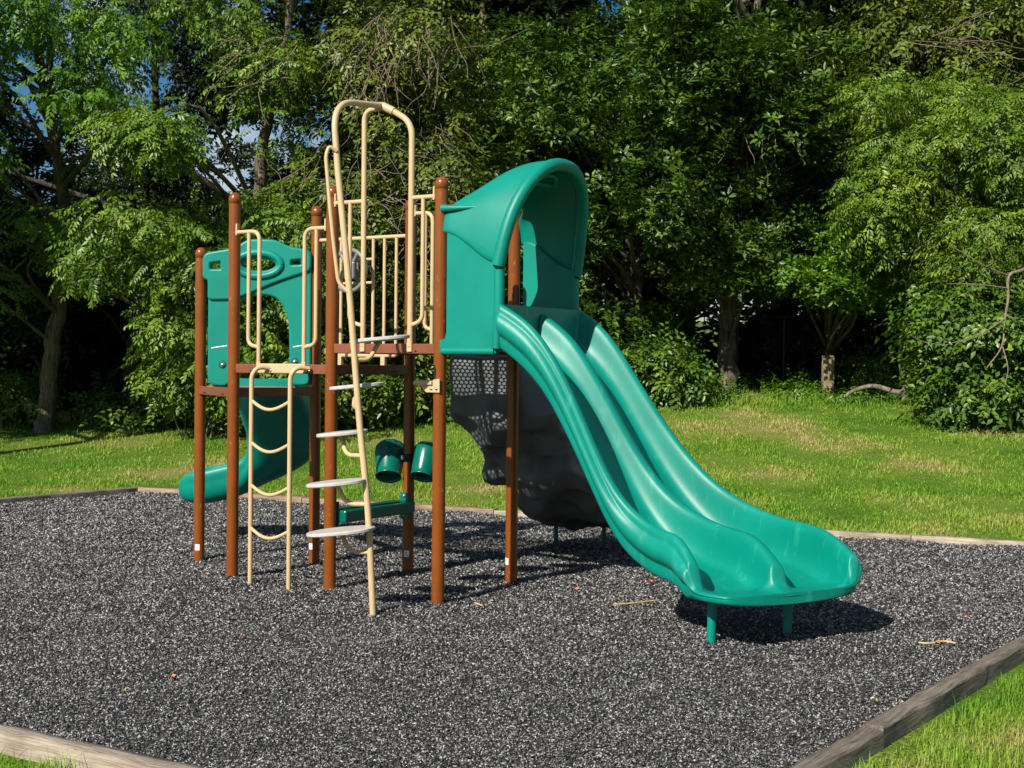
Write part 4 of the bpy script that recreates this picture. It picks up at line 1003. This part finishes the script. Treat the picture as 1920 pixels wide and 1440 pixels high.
# trees beyond the frame on the left keep that corner of the wood in shade
rng = np.random.default_rng(41)
back_src = None
def backing(px, d, hgt, label):
    global back_src
    g0 = at(px, 700, d); gz = float(terrain(g0[0], g0[1]))
    if back_src is None:
        root = thing('woodland_tree', (g0[0], g0[1], gz), label, 'tree', 'dark trees deeper in the wood')
        mb = MB(); tube(mb, spline([(g0[0], g0[1], gz-.1), (g0[0]+.1, g0[1], gz+3), (g0[0]-.1, g0[1]+.1, gz+7), (g0[0], g0[1], gz+11)], 5), list(np.linspace(.2, .05, 16)), 10); mb.build('trunk', M_BARK, root)
        cl = []
        for _ in range(46):
            a = rng.random()*2*PI; z_ = rng.uniform(1.6, 12); rr = 2.6*math.sqrt(rng.random())*(1-.035*abs(z_-6)**1.2); cl.append((g0[0]+rr*math.cos(a), g0[1]+rr*math.sin(a), gz+z_, rng.uniform(.7, 1.1)))
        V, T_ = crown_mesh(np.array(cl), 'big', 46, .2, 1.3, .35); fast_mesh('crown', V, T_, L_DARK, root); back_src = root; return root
    r = back_src.copy(); COL.objects.link(r); r.location = (g0[0], g0[1], gz-.05); r.rotation_euler = (0, 0, rng.random()*6.28); k = hgt/11; r.scale = (k, k, k); r['label'] = label
    for ch in list(back_src.children):
        c = ch.copy(); COL.objects.link(c); c.parent = r
    return r
tree('maple_tree', 'tree', 'big shade tree beyond the left edge that darkens the wood corner', [(-380, 800, 18.2), (-380, 600, 18.2), (-380, 300, 18.2), (-380, 0, 18.2)], .2,
     [('w', -18.0, -12.4, 1.2, 4.6, 4.9, 9.5, 60, .95)], 'big', L_DARK, 34, .2, 1.3, .4, .3)
BACK = [(740, 30, 11, 'dark tree deep in the wood behind the vine covered tree'), (-190, 29, 9, 'dark tree deep in the wood at the left picture edge'), (70, 33, 6.2, 'dark tree deep in the wood behind the leaning trunk'),
        (860, 32, 12, 'dark tree deep in the wood behind the yellow green tree'), (1060, 29.5, 11.5, 'dark tree deep in the wood behind the hood oak'), (1290, 30, 12, 'dark tree deep in the wood between the two oaks'),
        (1480, 29, 12, 'dark tree deep in the wood above the fence'), (1660, 30, 11, 'dark tree deep in the wood behind the bright low tree'), (1850, 29, 11, 'dark tree deep in the wood behind the light green tree'), (2060, 29, 12, 'dark tree deep in the wood at the right picture edge'),
        (170, 31, 5.2, 'lower dark tree deep in the wood left of the shaded grey trunk'), (330, 31, 5.2, 'lower dark tree deep in the wood right of the shaded grey trunk'), (500, 32, 5.6, 'lower dark tree deep in the wood behind the walnut tree'), (-330, 27, 12, 'dark tree beyond the left picture edge'), (2270, 26, 11, 'dark tree beyond the right picture edge'), (2500, 24, 10, 'farthest dark tree beyond the right picture edge')]
for q in BACK: backing(*q)
# low undergrowth that closes the view under the trees
cl = []
for _ in range(1250):
    px = rng.uniform(-500, 2400); d = rng.uniform(27.5, 34); q = at(px, 700, d); g = float(terrain(q[0], q[1])); hz = abs(rng.normal(0, 1.6)) if px < 620 else 8.5*rng.random()**1.9
    c_ = (q[0], q[1], g+hz); R = rng.uniform(.6, 1.0)
    if clear_of(c_, R): cl.append((*c_, R))
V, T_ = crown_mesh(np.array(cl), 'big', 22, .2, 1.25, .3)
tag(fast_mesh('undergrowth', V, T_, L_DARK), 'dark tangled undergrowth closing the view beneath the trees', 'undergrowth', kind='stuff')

def shrub(label, spec, leaf, mat, per, size=1., droop=.15, shell=.4, name='shrub', cat='shrub', stems=True):
    global rng
    rng = np.random.default_rng(zlib.crc32(label.encode()))
    cl = box_clumps(spec); c = cl.mean(0); g = float(terrain(c[0], c[1])); root = thing(name, (c[0], c[1], g), label, cat, 'shrubs along the tree line')
    V, T_ = crown_mesh(cl, leaf, per, droop, size, shell); fast_mesh('foliage', V, T_, mat, root)
    mb = MB()
    for q in cl[::2]:
        gz = float(terrain(q[0], q[1])); b = np.array((c[0]*.4+q[0]*.6, c[1]*.4+q[1]*.6, gz)); tube(mb, spline([b, (b+q[:3])/2+rng.normal(0, .08, 3), q[:3]], 4), list(np.linspace(.018, .006, 9)), 5, False)
    mb.build('stems', M_TWIG, root); return root
shrub('large glossy leaved bush reaching the lawn at the right picture edge', [(1750, 1990, 590, 680, 19.6, 21.2, 22, .40), (1770, 1990, 660, 765, 19.4, 20.8, 22, .38), (1760, 1990, 570, 620, 19.4, 21, 10, .4), (1740, 1980, 520, 600, 20.4, 21.6, 14, .42)], 'alt', L_BUSH, 44, 1.35)
shrub('small bush with bright leaves filling the gap right of the fallen branch', [(1750, 1800, 660, 745, 20.6, 21.6, 8, .30)], 'alt', L_BUSH, 40, 1.2)
shrub('low shaded shrub between the grey trunk and the climber', [(160, 330, 735, 775, 23.4, 24.6, 14, .34)], 'alt', L_BUSH, 40, 1.2)
shrub('leafy yellow green shrub behind the outermost brown post', [(310, 470, 690, 770, 21.8, 22.8, 16, .36)], 'alt', L_YELL, 44, 1.2)
shrub('leafy shrub behind the step pole under the vine covered tree', [(600, 860, 690, 775, 21.4, 22.8, 24, .34)], 'alt', L_BUSH, 44, 1.2)
shrub('bright leafy shrub between the slide and the furrowed oak trunk', [(1150, 1285, 665, 740, 22.2, 23.4, 20, .28)], 'alt', L_BUSH, 46, 1.25)
shrub('dim shrub beside the base of the leaning trunk', [(-60, 60, 720, 780, 23.6, 25, 12, .34)], 'alt', L_BUSH, 36, 1.2)
shrub('bright leafy ground shrub around the foot of the stone post', [(1590, 1700, 685, 722, 24.1, 24.8, 9, .2), (1400, 1520, 715, 735, 25.1, 25.6, 7, .2)], 'alt', L_FRESH, 34, 1.1)
shrub('dark shrub in shade behind the fence and the bright low tree', [(1400, 1720, 600, 720, 26, 27.4, 24, .5)], 'alt', L_DARK, 40, 1.5)

# ground cover of broad leaved weeds on the bank
cl = np.array([(x, y, float(terrain(x, y))+.07, rng.uniform(.12, .24)) for x, y in WEED_SPOTS])
V, T_ = crown_mesh(cl, 'alt', 16, .0, .8, .3); tag(fast_mesh('leafy_weeds', V, T_, L_FRESH), 'broad leaved weeds along the top of the grass bank', 'weeds', kind='stuff')
# fallen branch
c0 = [at(1582, 745, 22.4), at(1605, 731, 22.4), at(1640, 724, 22.4), at(1688, 736, 22.3), at(1706, 716, 22.4), at(1728, 684, 22.5), at(1742, 655, 22.6)]
root = thing('fallen_branch', (*c0[2][:2], float(terrain(*c0[2][:2]))), 'grey crooked fallen branch lying at the lawn edge beside the bush', 'branch')
mb = MB(); tube(mb, spline(c0, 5), list(np.interp(np.linspace(0, 1, 31), [0, .4, .7, 1], [.028, .044, .060, .036])), 10); mb.build('main_stem', M_LOG, root)
mb = MB(); tube(mb, spline([at(1700, 722, 22.4), at(1690, 700, 22.3), at(1684, 668, 22.2)], 4), list(np.linspace(.035, .012, 9)), 7); tube(mb, spline([at(1690, 737, 22.3), at(1696, 745, 22.3), at(1690, 752, 22.3)], 4), .03, 7); mb.build('side_stem', M_LOG, root)
# bare hanging branch at right
root = thing('bare_branch', tuple(at(1895, 600, 19.0)), 'leafless pale branch hanging in front of the glossy bush at right', 'branch')
mb = MB()
def br(pts, r0, r1): P_ = spline([at(*q) for q in pts], 5); tube(mb, P_, list(np.linspace(r0, r1, len(P_))), 6)
br([(1960, 480, 19.4), (1920, 505, 19.1), (1892, 517, 19), (1890, 560, 18.9), (1884, 600, 18.9), (1878, 650, 18.9), (1850, 690, 18.8)], .03, .008)
main = mb.build('main_stem', M_TWIG, root)
mb = MB()
br([(1884, 598, 18.9), (1840, 625, 18.7), (1770, 648, 18.6)], .014, .005); br([(1892, 517, 19), (1850, 500, 18.8), (1790, 465, 18.7)], .013, .005); br([(1888, 540, 18.9), (1830, 533, 18.7), (1775, 532, 18.6)], .012, .004)
br([(1880, 650, 18.9), (1890, 690, 18.8), (1884, 725, 18.8)], .010, .004); br([(1770, 648, 18.6), (1730, 640, 18.6), (1705, 627, 18.6)], .006, .003); br([(1850, 500, 18.8), (1862, 490, 18.7), (1853, 465, 18.7)], .007, .003); br([(1884, 590, 18.9), (1920, 605, 18.8), (1950, 620, 18.8)], .01, .004)
mb.build('side_stem', M_TWIG, root)
# stone post
b0 = at(1552, 722, 23.8); gz = float(terrain(b0[0], b0[1])); root = thing('stone_post', (b0[0], b0[1], gz), 'short square weathered stone post with yellow moss mark in the weeds', 'post')
mb = MB(); zt_ = 1.79; box(mb, (b0[0], b0[1], (zt_+gz-.08)/2), (.19, .19, zt_-gz+.08), [(*RGT, 0), (*FWD, 0), (0, 0, 1)]); mb.build('shaft', M_STONE, root, bevel=.015)
mb = MB(); box(mb, (b0[0], b0[1], zt_+.015), (.205, .205, .035), [(*RGT, 0), (*FWD, 0), (0, 0, 1)]); mb.build('cap', M_STONE, root, bevel=.012)
# wire fence
f0, f1 = at(1380, 600, 25.6), at(1560, 588, 25.6); root = thing('wire_fence', (*at(1470, 700, 25.6)[:2], float(terrain(*at(1470, 700, 25.6)[:2]))), 'thin dark wire fence half hidden in shade behind the stone post', 'fence')
mb = MB(); tube(mb, [f0, f1], .02, 8); mb.build('top_rail', M_WIRE, root)
for px in (1383, 1470, 1558):
    t = at(px, 592, 25.6); mb = MB(); tube(mb, [(t[0], t[1], float(terrain(t[0], t[1]))-.05), t], .025, 8); mb.build('fence_post', M_WIRE, root)
mb = MB(); zt = f0[2]-.05; zb0 = float(terrain(f0[0], f0[1]))
for i in range(40):
    t = i/39; a = f0*(1-t)+f1*t; gz = float(terrain(a[0], a[1]))
    for s in (-1, 1):
        b = f0*(1-min(max(t+s*.35, 0), 1))+f1*min(max(t+s*.35, 0), 1); tube(mb, [(a[0], a[1], a[2]), (b[0], b[1], gz)], .0013, 4, False)
mb.build('wire_mesh', M_WIRE, root)

# ================================================================== LIGHT
SUN_EL, SHADOW_AZ = math.radians(36.5), math.radians(86.2)
to_sun = Vector((-math.cos(SHADOW_AZ)*math.cos(SUN_EL), -math.sin(SHADOW_AZ)*math.cos(SUN_EL), math.sin(SUN_EL)))
sd = bpy.data.lights.new('sun', 'SUN'); sd.energy = 5.0; sd.angle = math.radians(.5); sd.color = (1, .94, .85)
so = bpy.data.objects.new('sun', sd); COL.objects.link(so); so.rotation_euler = to_sun.to_track_quat('Z', 'Y').to_euler(); so.location = (0, -10, 20)
w = bpy.data.worlds.new('World'); sc.world = w; w.use_nodes = True; nt = w.node_tree; bg = nt.nodes['Background']
sky = nt.nodes.new('ShaderNodeTexSky'); sky.sky_type = 'NISHITA'; sky.sun_disc = False; sky.sun_elevation = SUN_EL; sky.sun_rotation = math.atan2(to_sun.x, to_sun.y)
sky.air_density = 1.0; sky.dust_density = .3; sky.ozone_density = 1.6
tc = nt.nodes.new('ShaderNodeTexCoord'); nz = N(nt, 'ShaderNodeTexNoise', Scale=5.0, Detail=7.0, Roughness=.58); nt.links.new(tc.outputs['Generated'], nz.inputs['Vector'])
rp = ramp(nt, [(.52, (0, 0, 0)), (.64, (1, 1, 1))]); nt.links.new(nz.outputs[0], rp.inputs[0])
mx = N(nt, 'ShaderNodeMix', data_type='RGBA'); mx.inputs[7].default_value = (14, 14.2, 14.6, 1); nt.links.new(rp.outputs[0], mx.inputs[0])
hs = N(nt, 'ShaderNodeHueSaturation', Saturation=1.5); nt.links.new(sky.outputs[0], hs.inputs['Color']); nt.links.new(hs.outputs[0], mx.inputs[6]); nt.links.new(mx.outputs[2], bg.inputs[0])
bg.inputs[1].default_value = .05
vs = sc.view_settings; vs.view_transform = 'Standard'; vs.look = 'None'; vs.exposure = .52; vs.gamma = 1
sc.cycles.max_bounces = 6; sc.cycles.diffuse_bounces = 1; sc.cycles.glossy_bounces = 3; sc.cycles.transmission_bounces = 3; sc.cycles.transparent_max_bounces = 4
sc.cycles.use_denoising = True
